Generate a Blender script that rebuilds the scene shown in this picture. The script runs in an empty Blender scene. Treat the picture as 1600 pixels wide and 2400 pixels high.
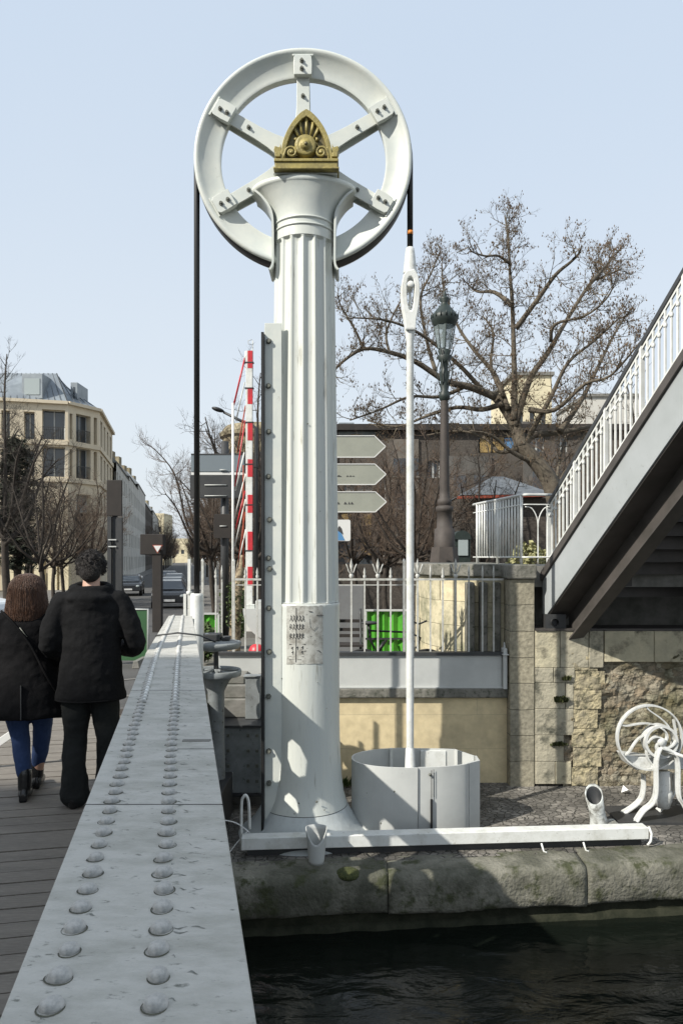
SUN_E = 4.4; SKY_S = .10; EXPO = 0.5; PALE = .82; PALEC = (.50,.585,.69); PALEH = (.625,.67,.705)
import bpy, math, random
from mathutils import Vector, Matrix, noise
R = math.radians
F = 1733.0; HZ = 1305.0; ZC = 1.726; CX = 800.0
scene = bpy.context.scene
col = scene.collection
def P(px, py, Y): return Vector(((px-CX)/F*Y, Y, ZC+(HZ-py)/F*Y))
def XW(px, Y): return (px-CX)/F*Y
def ZW(py, Y): return ZC+(HZ-py)/F*Y

# ------------------------------------------------------------ materials
def NT(m): return m.node_tree.nodes, m.node_tree.links
def mat(name, c, rough=.6, metal=0, c2=None, scale=6, detail=6, lo=.4, hi=.65, bump=0, bscale=None, stretch=(1,1,1), spec=.5, c3=None, s3=30, lo3=.6, hi3=.75, emit=None, alpha=None, trans=0, grime=None):
    m = bpy.data.materials.new(name); m.use_nodes = True
    n, l = NT(m); b = n['Principled BSDF']
    b.inputs['Base Color'].default_value = (*c, 1)
    b.inputs['Roughness'].default_value = rough
    b.inputs['Metallic'].default_value = metal
    b.inputs['Specular IOR Level'].default_value = spec
    if trans: b.inputs['Transmission Weight'].default_value = trans
    if alpha is not None: b.inputs['Alpha'].default_value = alpha
    tc = n.new('ShaderNodeTexCoord'); mp = n.new('ShaderNodeMapping')
    mp.inputs['Scale'].default_value = stretch
    l.new(tc.outputs['Object'], mp.inputs[0])
    cur = None
    def layer(prev, cc, sc, a, z, det):
        nz = n.new('ShaderNodeTexNoise'); nz.inputs['Scale'].default_value = sc; nz.inputs['Detail'].default_value = det
        nz.inputs['Roughness'].default_value = .65
        l.new(mp.outputs[0], nz.inputs['Vector'])
        rp = n.new('ShaderNodeMapRange'); rp.inputs[1].default_value = a; rp.inputs[2].default_value = z
        l.new(nz.outputs['Fac'], rp.inputs[0])
        mx = n.new('ShaderNodeMix'); mx.data_type = 'RGBA'
        l.new(rp.outputs[0], mx.inputs[0])
        if prev is None: mx.inputs[6].default_value = (*c, 1)
        else: l.new(prev, mx.inputs[6])
        mx.inputs[7].default_value = (*cc, 1)
        return mx.outputs[2]
    if c2: cur = layer(cur, c2, scale, lo, hi, detail)
    if c3: cur = layer(cur, c3, s3, lo3, hi3, 8)
    if cur is not None: l.new(cur, b.inputs['Base Color'])
    if bump:
        nz = n.new('ShaderNodeTexNoise'); nz.inputs['Scale'].default_value = bscale or scale*3; nz.inputs['Detail'].default_value = 8
        l.new(mp.outputs[0], nz.inputs['Vector'])
        bp = n.new('ShaderNodeBump'); bp.inputs['Strength'].default_value = bump; bp.inputs['Distance'].default_value = .02
        l.new(nz.outputs['Fac'], bp.inputs['Height']); l.new(bp.outputs[0], b.inputs['Normal'])
    if emit:
        b.inputs['Emission Color'].default_value = (*emit, 1); b.inputs['Emission Strength'].default_value = 1
    return m

def brickmat(name, c1, c2, mortar, bw, rh, msize=.01, noisec=(.1,.1,.08), nlo=.5, nhi=.75, nscale=2.0, bump=.5, rough=.9, warp=.03, xmix=(1,.0), fine=18, fa=(.65,1.15)):
    m = bpy.data.materials.new(name); m.use_nodes = True
    n, l = NT(m); b = n['Principled BSDF']; b.inputs['Roughness'].default_value = rough
    b.inputs['Specular IOR Level'].default_value = .25
    g = n.new('ShaderNodeNewGeometry'); sp = n.new('ShaderNodeSeparateXYZ'); l.new(g.outputs['Position'], sp.inputs[0])
    ad = n.new('ShaderNodeMath'); ad.operation = 'MULTIPLY_ADD'; l.new(sp.outputs[1], ad.inputs[0]); ad.inputs[1].default_value = xmix[1]; l.new(sp.outputs[0], ad.inputs[2])
    cb = n.new('ShaderNodeCombineXYZ'); l.new(ad.outputs[0], cb.inputs[0]); l.new(sp.outputs[2], cb.inputs[1])
    wz = n.new('ShaderNodeTexNoise'); wz.inputs['Scale'].default_value = 3; l.new(g.outputs['Position'], wz.inputs['Vector'])
    wm = n.new('ShaderNodeVectorMath'); wm.operation = 'SCALE'; l.new(wz.outputs['Color'], wm.inputs[0]); wm.inputs['Scale'].default_value = warp
    wa = n.new('ShaderNodeVectorMath'); l.new(cb.outputs[0], wa.inputs[0]); l.new(wm.outputs[0], wa.inputs[1])
    br = n.new('ShaderNodeTexBrick'); l.new(wa.outputs[0], br.inputs['Vector'])
    br.inputs['Color1'].default_value = (*c1,1); br.inputs['Color2'].default_value = (*c2,1); br.inputs['Mortar'].default_value = (*mortar,1)
    br.inputs['Scale'].default_value = 1; br.inputs['Mortar Size'].default_value = msize; br.inputs['Brick Width'].default_value = bw; br.inputs['Row Height'].default_value = rh
    br.inputs['Mortar Smooth'].default_value = .3
    nz = n.new('ShaderNodeTexNoise'); nz.inputs['Scale'].default_value = nscale; nz.inputs['Detail'].default_value = 10; nz.inputs['Roughness'].default_value = .7
    l.new(g.outputs['Position'], nz.inputs['Vector'])
    rp = n.new('ShaderNodeMapRange'); rp.inputs[1].default_value = nlo; rp.inputs[2].default_value = nhi; l.new(nz.outputs['Fac'], rp.inputs[0])
    mx = n.new('ShaderNodeMix'); mx.data_type = 'RGBA'; l.new(rp.outputs[0], mx.inputs[0]); l.new(br.outputs['Color'], mx.inputs[6]); mx.inputs[7].default_value = (*noisec,1)
    nf = n.new('ShaderNodeTexNoise'); nf.inputs['Scale'].default_value = fine; nf.inputs['Detail'].default_value = 10; l.new(g.outputs['Position'], nf.inputs['Vector'])
    mr = n.new('ShaderNodeMapRange'); mr.inputs[1].default_value=.3; mr.inputs[2].default_value=.7; mr.inputs[3].default_value=fa[0]; mr.inputs[4].default_value=fa[1]
    l.new(nf.outputs['Fac'], mr.inputs[0])
    m2 = n.new('ShaderNodeVectorMath'); m2.operation='SCALE'; l.new(mx.outputs[2], m2.inputs[0]); l.new(mr.outputs[0], m2.inputs['Scale'])
    l.new(m2.outputs[0], b.inputs['Base Color'])
    ms = n.new('ShaderNodeMath'); ms.operation='SUBTRACT'; l.new(nf.outputs['Fac'], ms.inputs[0]); l.new(br.outputs['Fac'], ms.inputs[1])
    bp = n.new('ShaderNodeBump'); bp.inputs['Strength'].default_value = bump; bp.inputs['Distance'].default_value = .02
    l.new(ms.outputs[0], bp.inputs['Height']); l.new(bp.outputs[0], b.inputs['Normal'])
    return m

M = {}
M['paint'] = mat('pale grey paint', (.545,.56,.515), .42, c2=(.50,.53,.51), scale=1.6, lo=.45, hi=.7, c3=(.22,.21,.17), s3=11, lo3=.585, hi3=.76, bump=.15, bscale=14, stretch=(1.6,1.6,.16))
M['paint_clean'] = mat('clean grey paint', (.565,.58,.53), .38, c2=(.49,.52,.49), scale=3, c3=(.24,.22,.16), s3=9, lo3=.66, hi3=.80, bump=.08, bscale=10)
M['column_foot'] = mat('scuffed grey paint', (.52,.55,.54), .5, c2=(.40,.42,.41), scale=5, lo=.45, hi=.7, c3=(.12,.12,.10), s3=22, lo3=.68, hi3=.74, bump=.2, bscale=20, stretch=(1,1,.4))
M['white'] = mat('white paint', (.74,.75,.72), .45, c2=(.58,.58,.53), scale=6, lo=.45, hi=.7, c3=(.30,.28,.22), s3=22, lo3=.62, hi3=.74, bump=.12)
M['winch'] = mat('white enamel', (.64,.65,.63), .35, c2=(.44,.44,.41), scale=10, lo=.5, hi=.7, c3=(.2,.18,.14), s3=30, lo3=.64, hi3=.74)
M['girder'] = mat('weathered girder paint', (.435,.425,.39), .62, c2=(.32,.315,.28), scale=7.0, lo=.42, hi=.66, c3=(.12,.125,.105), s3=34, lo3=.60, hi3=.70, bump=.35, bscale=70, stretch=(.8,1.7,1), spec=.3)
M['rivet'] = mat('rivet paint', (.42,.41,.385), .6, c2=(.22,.23,.225), scale=40, lo=.45, hi=.7, bump=.4, bscale=90, spec=.3)
M['grime'] = mat('rusty moss grime', (.05,.05,.038), .95, c2=(.12,.12,.09), scale=40)
M['smear'] = mat('grey green smear', (.13,.135,.115), .9, c2=(.24,.245,.23), scale=60)
M['seam'] = mat('dark seam', (.035,.035,.035), .9)
M['black'] = mat('greased black steel', (.012,.012,.012), .5)
M['dark_metal'] = mat('dark grey metal', (.03,.032,.034), .5, c2=(.045,.045,.045), scale=4)
M['bolt'] = mat('bolt steel', (.07,.075,.06), .55, c2=(.2,.2,.17), scale=60)
M['bronze'] = mat('olive bronze paint', (.33,.27,.085), .5, metal=.15, c2=(.20,.165,.06), scale=9, lo=.4, hi=.65, bump=.25, bscale=40)
M['bronze_dark'] = mat('recessed bronze', (.15,.125,.05), .5, metal=.2, c2=(.07,.06,.03), scale=14)
M['orange'] = mat('orange tape', (.6,.2,.03), .6)
M['steel_panel'] = mat('grey steel sheet', (.50,.51,.49), .45, c2=(.42,.43,.415), scale=1.4, c3=(.2,.19,.16), s3=20, lo3=.68, hi3=.76, bump=.05)
M['stone'] = brickmat('sandstone ashlar', (.66,.55,.34), (.61,.51,.32), (.42,.36,.24), 2.3, .48, .003, (.42,.36,.24), .50, .85, 1.1, .25, xmix=(1,.7), fine=9, fa=(.86,1.07))
M['stone_grey'] = brickmat('grey ashlar', (.42,.38,.28), (.37,.34,.26), (.12,.11,.08), 1.1, .36, .005, (.17,.16,.12), .5, .8, 2.2, .6, warp=.05)
M['stone_parapet'] = brickmat('stained limestone', (.62,.54,.36), (.52,.47,.33), (.18,.16,.11), .9, .36, .005, (.20,.20,.13), .5, .68, 2.0, .5, xmix=(1,.9), fine=10, fa=(.8,1.08))
M['coping'] = mat('grey stone coping', (.23,.22,.19), .9, c2=(.11,.11,.09), scale=4, lo=.4, hi=.65, c3=(.04,.05,.03), s3=16, lo3=.55, hi3=.7, bump=.7, bscale=22)
M['quay_edge'] = mat('quay edge stone', (.23,.22,.18), .92, c2=(.075,.075,.055), scale=1.7, lo=.33, hi=.60, c3=(.045,.05,.022), s3=5, lo3=.52, hi3=.64, bump=1.0, bscale=26)
M['fence'] = mat('fence paint', (.50,.50,.47), .5, c2=(.34,.33,.29), scale=12, lo=.45, hi=.65)
M['machine'] = mat('dull machine paint', (.24,.26,.265), .55, c2=(.16,.17,.17), scale=5, c3=(.06,.06,.055), s3=18, lo3=.6, hi3=.7)
M['wet_stone'] = mat('wet dark stone', (.018,.020,.013), .9, c2=(.035,.036,.024), scale=6, bump=.5, bscale=30, spec=.1)
M['moss'] = mat('moss', (.035,.045,.012), .95, c2=(.07,.075,.02), scale=40, bump=.8, bscale=70)
M['bark'] = mat('tree bark', (.075,.06,.044), .9, c2=(.13,.11,.08), scale=12, bump=.6)
M['bark_dark'] = mat('dark bark', (.028,.022,.018), .9, c2=(.05,.04,.03), scale=12)
M['twig_brown'] = mat('brown twigs', (.075,.052,.036), .9, c2=(.12,.085,.06), scale=3)
M['bud'] = mat('brown buds', (.19,.12,.065), .9, c2=(.10,.07,.045), scale=8)
M['needles'] = mat('dark needles', (.014,.020,.012), .9, c2=(.03,.035,.02), scale=5)
M['leaf'] = mat('ivy leaves', (.05,.085,.02), .7, c2=(.09,.12,.04), scale=12)
M['jacket'] = mat('charcoal cloth', (.009,.009,.0095), .9, c2=(.0125,.0125,.013), scale=8, bump=.25, bscale=30, spec=.08)
M['coat'] = mat('black wool', (.006,.006,.0065), .9, c2=(.009,.0085,.009), scale=10, bump=.2, bscale=40, spec=.08)
M['trousers'] = mat('dark grey trousers', (.013,.0145,.0145), .9, c2=(.018,.0195,.019), scale=6, bump=.3, bscale=25, spec=.2)
M['denim'] = mat('blue denim', (.022,.042,.105), .85, c2=(.035,.06,.14), scale=7, bump=.2, bscale=60, spec=.2)
M['skin'] = mat('skin', (.48,.29,.21), .5)
M['hair_dark'] = mat('dark hair', (.008,.006,.005), .75, c2=(.018,.013,.010), scale=30, stretch=(3,3,.6), bump=.8, bscale=60)
M['hair_brown'] = mat('auburn hair', (.095,.045,.024), .5, c2=(.045,.02,.011), scale=22, stretch=(4,4,.25), bump=.7, bscale=40)
M['leather'] = mat('black leather', (.01,.01,.01), .25)
M['facade'] = mat('beige render', (.62,.54,.405), .9, c2=(.54,.465,.345), scale=.3, bump=.15, bscale=3)
M['facade_yellow'] = mat('pale yellow facade', (.62,.55,.38), .9, c2=(.5,.44,.3), scale=.5)
M['facade_grey'] = mat('grey facade', (.50,.485,.44), .9, c2=(.38,.37,.34), scale=.4, lo=.4, hi=.65, bump=.2)
M['facade_brown'] = brickmat('brown brick', (.098,.086,.074), (.084,.074,.064), (.105,.093,.08), .5, .16, .012, (.065,.055,.047), .45, .7, .5, .3)
M['roof_zinc'] = mat('zinc sheet', (.24,.27,.29), .5, metal=.2, c2=(.17,.19,.21), scale=.8)
M['slate'] = mat('slate', (.12,.13,.14), .7, c2=(.07,.08,.09), scale=5)
M['fascia'] = mat('footbridge paint', (.36,.38,.385), .5, c2=(.31,.33,.33), scale=1.2, c3=(.17,.17,.15), s3=9, lo3=.64, hi3=.78, bump=.05)
M['tower_stone'] = mat('old stone', (.30,.26,.17), .9, c2=(.16,.13,.08), scale=1.5, lo=.4, hi=.6, bump=.4)
M['glass'] = mat('window glass', (.05,.06,.07), .08, spec=.8)
M['curtain'] = mat('pale curtain glass', (.30,.34,.34), .3)
M['dark_panel'] = mat('dark brown panel', (.026,.021,.018), .8, c2=(.018,.015,.013), scale=3)
M['ochre'] = mat('ochre panel', (.34,.23,.08), .8, c2=(.24,.17,.07), scale=2)
M['blue_panel'] = mat('blue panel', (.08,.22,.42), .6)
M['green'] = mat('green hoarding paint', (.09,.42,.025), .5, c2=(.05,.28,.015), scale=3)
M['green_dark'] = mat('dull green hoarding', (.03,.095,.035), .6, c2=(.025,.08,.03), scale=2)
M['red'] = mat('red paint', (.55,.03,.04), .4, c2=(.42,.03,.04), scale=8)
M['terracotta'] = mat('red tile', (.32,.06,.03), .8, c2=(.22,.05,.03), scale=10)
M['sign_back'] = mat('sign face', (.36,.37,.31), .6, c2=(.32,.33,.28), scale=3)
M['sign_grey'] = mat('blue grey sign', (.15,.18,.20), .5)
M['lamp_iron'] = mat('green cast iron', (.014,.022,.019), .5, c2=(.022,.032,.027), scale=12)
M['lamp_rust'] = mat('brown cast iron', (.058,.047,.04), .7, c2=(.04,.033,.028), scale=6)
M['lamp_glass'] = mat('lamp glass', (.30,.36,.36), .12, alpha=.42)
M['car_dark'] = mat('black car paint', (.02,.022,.025), .2, spec=.8)
M['car_white'] = mat('white car paint', (.6,.62,.63), .25, spec=.8)
M['tyre'] = mat('rubber', (.015,.015,.015), .9)
M['poster'] = mat('paper residue', (.46,.46,.42), .9, c2=(.26,.25,.22), scale=10, lo=.42, hi=.62, c3=(.09,.09,.08), s3=40, lo3=.6, hi3=.7)
M['ink'] = mat('faded ink', (.05,.05,.05), .9)
M['concrete'] = mat('concrete', (.25,.24,.22), .9, c2=(.15,.15,.13), scale=4, bump=.4)
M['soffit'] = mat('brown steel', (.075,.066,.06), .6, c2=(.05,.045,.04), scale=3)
M['paper'] = mat('white plastic', (.7,.7,.68), .5)

# planks, cobbles, water, asphalt
M['deck'] = mat('weathered deck boards', (.135,.120,.102), .8, c2=(.09,.080,.068), scale=2.5, lo=.35, hi=.7, c3=(.20,.18,.155), s3=30, lo3=.5, hi3=.8, bump=.3, bscale=30, stretch=(.5,4,1))
M['asphalt'] = mat('asphalt', (.085,.082,.078), .9, c2=(.06,.058,.055), scale=1.5, bump=.3, bscale=60)
M['pavement'] = mat('pavement', (.17,.16,.145), .9, c2=(.12,.115,.105), scale=2, bump=.2)
M['earth'] = mat('ground', (.13,.12,.10), .95, c2=(.09,.085,.07), scale=.3)
def cobble():
    m = bpy.data.materials.new('quay cobbles'); m.use_nodes = True; n, l = NT(m); b = n['Principled BSDF']
    b.inputs['Roughness'].default_value = .75
    tc = n.new('ShaderNodeTexCoord')
    vo = n.new('ShaderNodeTexVoronoi'); vo.feature='DISTANCE_TO_EDGE'; vo.inputs['Scale'].default_value = 12; l.new(tc.outputs['Object'], vo.inputs['Vector'])
    v2 = n.new('ShaderNodeTexVoronoi'); v2.inputs['Scale'].default_value = 12; l.new(tc.outputs['Object'], v2.inputs['Vector'])
    rp = n.new('ShaderNodeMapRange'); rp.inputs[2].default_value=.06; l.new(vo.outputs['Distance'], rp.inputs[0])
    nz = n.new('ShaderNodeTexNoise'); nz.inputs['Scale'].default_value = 1.3; nz.inputs['Detail'].default_value=8; l.new(tc.outputs['Object'], nz.inputs['Vector'])
    r2 = n.new('ShaderNodeMapRange'); r2.inputs[1].default_value=.42; r2.inputs[2].default_value=.62; l.new(nz.outputs['Fac'], r2.inputs[0])
    c = n.new('ShaderNodeMix'); c.data_type='RGBA'; l.new(r2.outputs[0], c.inputs[0]); c.inputs[6].default_value=(.12,.112,.098,1); c.inputs[7].default_value=(.27,.25,.22,1)
    s = n.new('ShaderNodeSeparateColor'); l.new(v2.outputs['Color'], s.inputs[0])
    r3 = n.new('ShaderNodeMapRange'); r3.inputs[3].default_value=.6; r3.inputs[4].default_value=1.25; l.new(s.outputs[0], r3.inputs[0])
    vm = n.new('ShaderNodeVectorMath'); vm.operation='SCALE'; l.new(c.outputs[2], vm.inputs[0]); l.new(r3.outputs[0], vm.inputs['Scale'])
    c2 = n.new('ShaderNodeMix'); c2.data_type='RGBA'; l.new(rp.outputs[0], c2.inputs[0]); c2.inputs[6].default_value=(.065,.064,.05,1); l.new(vm.outputs[0], c2.inputs[7])
    l.new(c2.outputs[2], b.inputs['Base Color'])
    nf = n.new('ShaderNodeTexNoise'); nf.inputs['Scale'].default_value=30; nf.inputs['Detail'].default_value=8; l.new(tc.outputs['Object'], nf.inputs['Vector'])
    ad = n.new('ShaderNodeMath'); ad.operation='MULTIPLY_ADD'; l.new(nf.outputs['Fac'], ad.inputs[0]); ad.inputs[1].default_value=.5; l.new(rp.outputs[0], ad.inputs[2])
    bp = n.new('ShaderNodeBump'); bp.inputs['Strength'].default_value=.9; bp.inputs['Distance'].default_value=.03; l.new(ad.outputs[0], bp.inputs['Height']); l.new(bp.outputs[0], b.inputs['Normal'])
    return m
M['cobble'] = cobble()
def watermat():
    m = bpy.data.materials.new('canal water'); m.use_nodes = True; n, l = NT(m); b = n['Principled BSDF']
    b.inputs['Base Color'].default_value=(.006,.008,.006,1); b.inputs['Roughness'].default_value=.07; b.inputs['IOR'].default_value=1.33
    tc = n.new('ShaderNodeTexCoord'); mp = n.new('ShaderNodeMapping'); mp.inputs['Scale'].default_value=(.8,1.6,1); l.new(tc.outputs['Object'], mp.inputs[0])
    nz = n.new('ShaderNodeTexNoise'); nz.inputs['Scale'].default_value=1.9; nz.inputs['Detail'].default_value=6; nz.inputs['Distortion'].default_value=.35; l.new(mp.outputs[0], nz.inputs['Vector'])
    bp = n.new('ShaderNodeBump'); bp.inputs['Strength'].default_value=.4; bp.inputs['Distance'].default_value=.10; l.new(nz.outputs['Fac'], bp.inputs['Height']); l.new(bp.outputs[0], b.inputs['Normal'])
    return m
M['water'] = watermat()

# ALBEDO trim so the sunlit faces sit where they do in daylight
def trim(names,f):
    for nme in names:
        for nd in M[nme].node_tree.nodes:
            if nd.type=='BSDF_PRINCIPLED':
                i=nd.inputs['Base Color']
                if not i.is_linked: i.default_value=[c*f for c in i.default_value[:3]]+[1]
            elif nd.type=='MIX' and nd.data_type=='RGBA':
                for k in (6,7):
                    i=nd.inputs[k]
                    if not i.is_linked: i.default_value=[c*f for c in i.default_value[:3]]+[1]
            elif nd.type=='TEX_BRICK':
                for k in ('Color1','Color2','Mortar'):
                    i=nd.inputs[k]; i.default_value=[c*f for c in i.default_value[:3]]+[1]
trim(['paint','paint_clean'],1.04)
trim(['column_foot'],.95)
trim(['girder','rivet'],1.08)
trim(['deck'],1.3)
trim(['white','winch','paper'],.9)
trim(['stone','stone_parapet'],.98)
trim(['stone_grey'],.8)
trim(['facade','facade_yellow','facade_grey'],1.0)
trim(['sign_back'],.8)
trim(['quay_edge'],1.0)
trim(['coping','cobble','concrete','pavement','asphalt','green'],.85)

# ------------------------------------------------------------ mesh helper
class MB:
    def __init__(s): s.v=[]; s.f=[]; s.sm=[]
    def add(s, vs, fs, smooth=False):
        o=len(s.v); s.v.extend(Vector(v) for v in vs)
        for f in fs: s.f.append(tuple(i+o for i in f)); s.sm.append(smooth)
        return s
    def box(s, c, d, rot=None):
        x,y,z=(k/2 for k in d); c=Vector(c)
        vs=[Vector((a*x,b*y,e*z)) for a in(-1,1) for b in(-1,1) for e in(-1,1)]
        if rot: vs=[rot@v for v in vs]
        return s.add([v+c for v in vs],[(0,1,3,2),(4,6,7,5),(0,4,5,1),(2,3,7,6),(0,2,6,4),(1,5,7,3)])
    def box2(s, a, b):
        return s.box([(a[i]+b[i])/2 for i in range(3)],[abs(b[i]-a[i]) for i in range(3)])
    def bar(s, p, q, w, h, up=(0,0,1)):
        p=Vector(p);q=Vector(q);d=q-p;L=d.length
        if L<1e-6: return s
        d.normalize();u=Vector(up)
        a=d.cross(u)
        if a.length<1e-4: u=Vector((0,1,0)); a=d.cross(u)
        a.normalize();b=a.cross(d)
        vs=[]
        for t in (p,q):
            for sa,sb in((-1,-1),(1,-1),(1,1),(-1,1)): vs.append(t+a*sa*w/2+b*sb*h/2)
        return s.add(vs,[(0,1,2,3),(7,6,5,4),(0,4,5,1),(1,5,6,2),(2,6,7,3),(3,7,4,0)])
    def tube(s, pts, r, n=8, caps=True, closed=False, smooth=True):
        pts=[Vector(p) for p in pts]; N=len(pts)
        rs=r if isinstance(r,(list,tuple)) else [r]*N
        vs=[]; prev=None
        for i,p in enumerate(pts):
            if closed: t=pts[(i+1)%N]-pts[i-1]
            else: t=pts[min(i+1,N-1)]-pts[max(i-1,0)]
            if t.length<1e-9: t=Vector((0,0,1))
            t.normalize()
            if prev is None:
                a=t.cross(Vector((0,0,1)))
                if a.length<1e-3: a=t.cross(Vector((0,1,0)))
            else:
                a=prev-t*prev.dot(t)
                if a.length<1e-4: a=t.cross(Vector((0,1,0)))
            a.normalize(); prev=a; b=t.cross(a)
            for k in range(n):
                an=2*math.pi*k/n; vs.append(p+(a*math.cos(an)+b*math.sin(an))*rs[i])
        fs=[]
        for i in range(N if closed else N-1):
            j=(i+1)%N
            for k in range(n): fs.append((i*n+k,i*n+(k+1)%n,j*n+(k+1)%n,j*n+k))
        s.add(vs,fs,smooth)
        if caps and not closed:
            o=len(s.v)-len(vs)
            s.f.append(tuple(o+k for k in range(n))[::-1]); s.sm.append(False)
            s.f.append(tuple(o+(N-1)*n+k for k in range(n))); s.sm.append(False)
        return s
    def lathe(s, prof, c=(0,0,0), n=32, axis='Z', sy=1, a0=0, a1=360, smooth=True, sharp=False):
        # prof: (r, h)
        c=Vector(c); full=abs(a1-a0)>=360; m=n if full else n+1
        def pt(r,h,an):
            x=r*math.cos(an); y=r*math.sin(an)*sy
            if axis=='Z': return c+Vector((x,y,h))
            if axis=='Y': return c+Vector((x,h,y))
            return c+Vector((h,x,y))
        segs=[prof] if not sharp else [prof[i:i+2] for i in range(len(prof)-1)]
        for pr in segs:
            vs=[pt(r,h,R(a0)+(R(a1)-R(a0))*k/n) for r,h in pr for k in range(m)]
            fs=[]
            for i in range(len(pr)-1):
                for k in range(n):
                    k2=(k+1)%m; fs.append((i*m+k,i*m+k2,(i+1)*m+k2,(i+1)*m+k))
            s.add(vs,fs,smooth)
        return s
    def ribbon(s, pts, w, d):
        # flat bar following a line in the XZ plane: width w in plane, depth d along Y
        pts=[Vector(p) for p in pts]; n=len(pts); vs=[]
        for i,p in enumerate(pts):
            t=(pts[min(i+1,n-1)]-pts[max(i-1,0)]); t.y=0; t.normalize(); nn=Vector((-t.z,0,t.x))
            for a,b in ((-1,-1),(1,-1),(1,1),(-1,1)): vs.append(p+nn*a*w/2+Vector((0,b*d/2,0)))
        fs=[(i*4+k,i*4+(k+1)%4,i*4+4+(k+1)%4,i*4+4+k) for i in range(n-1) for k in range(4)]+[(0,1,2,3),(4*n-4,4*n-3,4*n-2,4*n-1)]
        return s.add(vs,fs)
    def prism(s, pts, fn, h0, h1):
        # pts 2D outline, fn(u,v,h)->vec
        n=len(pts)
        vs=[fn(u,v,h0) for u,v in pts]+[fn(u,v,h1) for u,v in pts]
        fs=[tuple(range(n))[::-1],tuple(range(n,2*n))]+[(i,(i+1)%n,(i+1)%n+n,i+n) for i in range(n)]
        return s.add(vs,fs)
    def ellipsoid(s, c, r, n=16, m=10, rot=None):
        c=Vector(c); vs=[];fs=[]
        for i in range(m+1):
            th=math.pi*i/m
            for k in range(n):
                ph=2*math.pi*k/n
                v=Vector((r[0]*math.sin(th)*math.cos(ph),r[1]*math.sin(th)*math.sin(ph),r[2]*math.cos(th)))
                if rot: v=rot@v
                vs.append(c+v)
        for i in range(m):
            for k in range(n): fs.append((i*n+k,(i+1)*n+k,(i+1)*n+(k+1)%n,i*n+(k+1)%n))
        return s.add(vs,fs,True)
    def loft(s, rings, n=20):
        vs=[];fs=[]
        for (c,rx,ry) in rings:
            c=Vector(c)
            for k in range(n):
                a=2*math.pi*k/n; vs.append(c+Vector((rx*math.cos(a),ry*math.sin(a),0)))
        for i in range(len(rings)-1):
            for k in range(n): fs.append((i*n+k,i*n+(k+1)%n,(i+1)*n+(k+1)%n,(i+1)*n+k))
        fs.append(tuple(range(n))[::-1]); fs.append(tuple((len(rings)-1)*n+k for k in range(n)))
        return s.add(vs,fs,True)

def wloc(o):
    v=Vector((0,0,0))
    while o is not None: v+=o.location; o=o.parent
    return v
def tag(o, label=None, cat=None, group=None, kind=None):
    if label: o['label']=label
    if cat: o['category']=cat
    if group: o['group']=group
    if kind: o['kind']=kind
    return o
def obj(name, mb, m, parent=None, bevel=0, label=None, cat=None, group=None, kind=None, recalc=True, origin=None):
    me=bpy.data.meshes.new(name)
    off=wloc(parent) if parent is not None else (Vector(origin) if origin is not None else Vector((0,0,0)))
    me.from_pydata([v-off for v in mb.v],[],mb.f)
    me.polygons.foreach_set('use_smooth',mb.sm)
    if recalc:
        import bmesh
        bm=bmesh.new(); bm.from_mesh(me); bmesh.ops.recalc_face_normals(bm,faces=bm.faces); bm.to_mesh(me); bm.free()
    me.materials.append(M[m] if isinstance(m,str) else m)
    o=bpy.data.objects.new(name,me); col.objects.link(o)
    if parent is not None: o.parent=parent
    elif origin is not None: o.location=off
    if bevel:
        b=o.modifiers.new('bevel','BEVEL'); b.width=bevel; b.segments=2; b.limit_method='ANGLE'; b.angle_limit=R(40)
    return tag(o,label,cat,group,kind)
def empty(name, loc, label, cat, group=None):
    o=bpy.data.objects.new(name,None); col.objects.link(o); o.location=loc; o.empty_display_size=.1
    return tag(o,label,cat,group)
def copy_tree(o, parent=None):
    kids=[c for c in bpy.data.objects if c.parent==o]
    c=o.copy(); col.objects.link(c); c.parent=parent
    for k in kids: copy_tree(k,c)
    return c
def mirror_cat(pts): return pts
def smooth_line(pts, n=6):
    pts=[Vector(p) for p in pts]; out=[]
    for i in range(len(pts)-1):
        p0=pts[max(i-1,0)];p1=pts[i];p2=pts[i+1];p3=pts[min(i+2,len(pts)-1)]
        for k in range(n):
            t=k/n; out.append(.5*((2*p1)+(p2-p0)*t+(2*p0-5*p1+4*p2-p3)*t*t+(3*p1-p0-3*p2+p3)*t**3))
    out.append(pts[-1]); return out

# ------------------------------------------------------------ camera, world, sun
cam=bpy.data.cameras.new('camera'); co=bpy.data.objects.new('camera',cam); col.objects.link(co)
co.location=(0,0,ZC); co.rotation_euler=(R(90),0,0); cam.sensor_fit='VERTICAL'; cam.sensor_height=36; cam.sensor_width=24
cam.lens=F/2400*36; cam.shift_y=105/2400; cam.clip_end=3000; cam.clip_start=.05
scene.camera=co
sd=Vector((.81,.585,-.82)).normalized()
sl=bpy.data.lights.new('sun','SUN'); sl.energy=SUN_E; sl.angle=R(.5); sl.color=(1,.955,.87)
so=bpy.data.objects.new('sun',sl); col.objects.link(so); so.rotation_euler=sd.to_track_quat('-Z','Y').to_euler(); so.location=(0,0,30)
w=bpy.data.worlds.new('World'); scene.world=w; w.use_nodes=True
wn=w.node_tree.nodes; wl=w.node_tree.links; bg=wn['Background']
sk=wn.new('ShaderNodeTexSky'); sk.sky_type='NISHITA'; sk.sun_disc=False; sk.sun_elevation=R(39); sk.sun_rotation=R(234)
sk.air_density=1.0; sk.dust_density=3.5; sk.ozone_density=1.0; sk.altitude=0
mxs=wn.new('ShaderNodeMix'); mxs.data_type='RGBA'; mxs.inputs[0].default_value=PALE; wl.new(sk.outputs[0],mxs.inputs[6]); 
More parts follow.
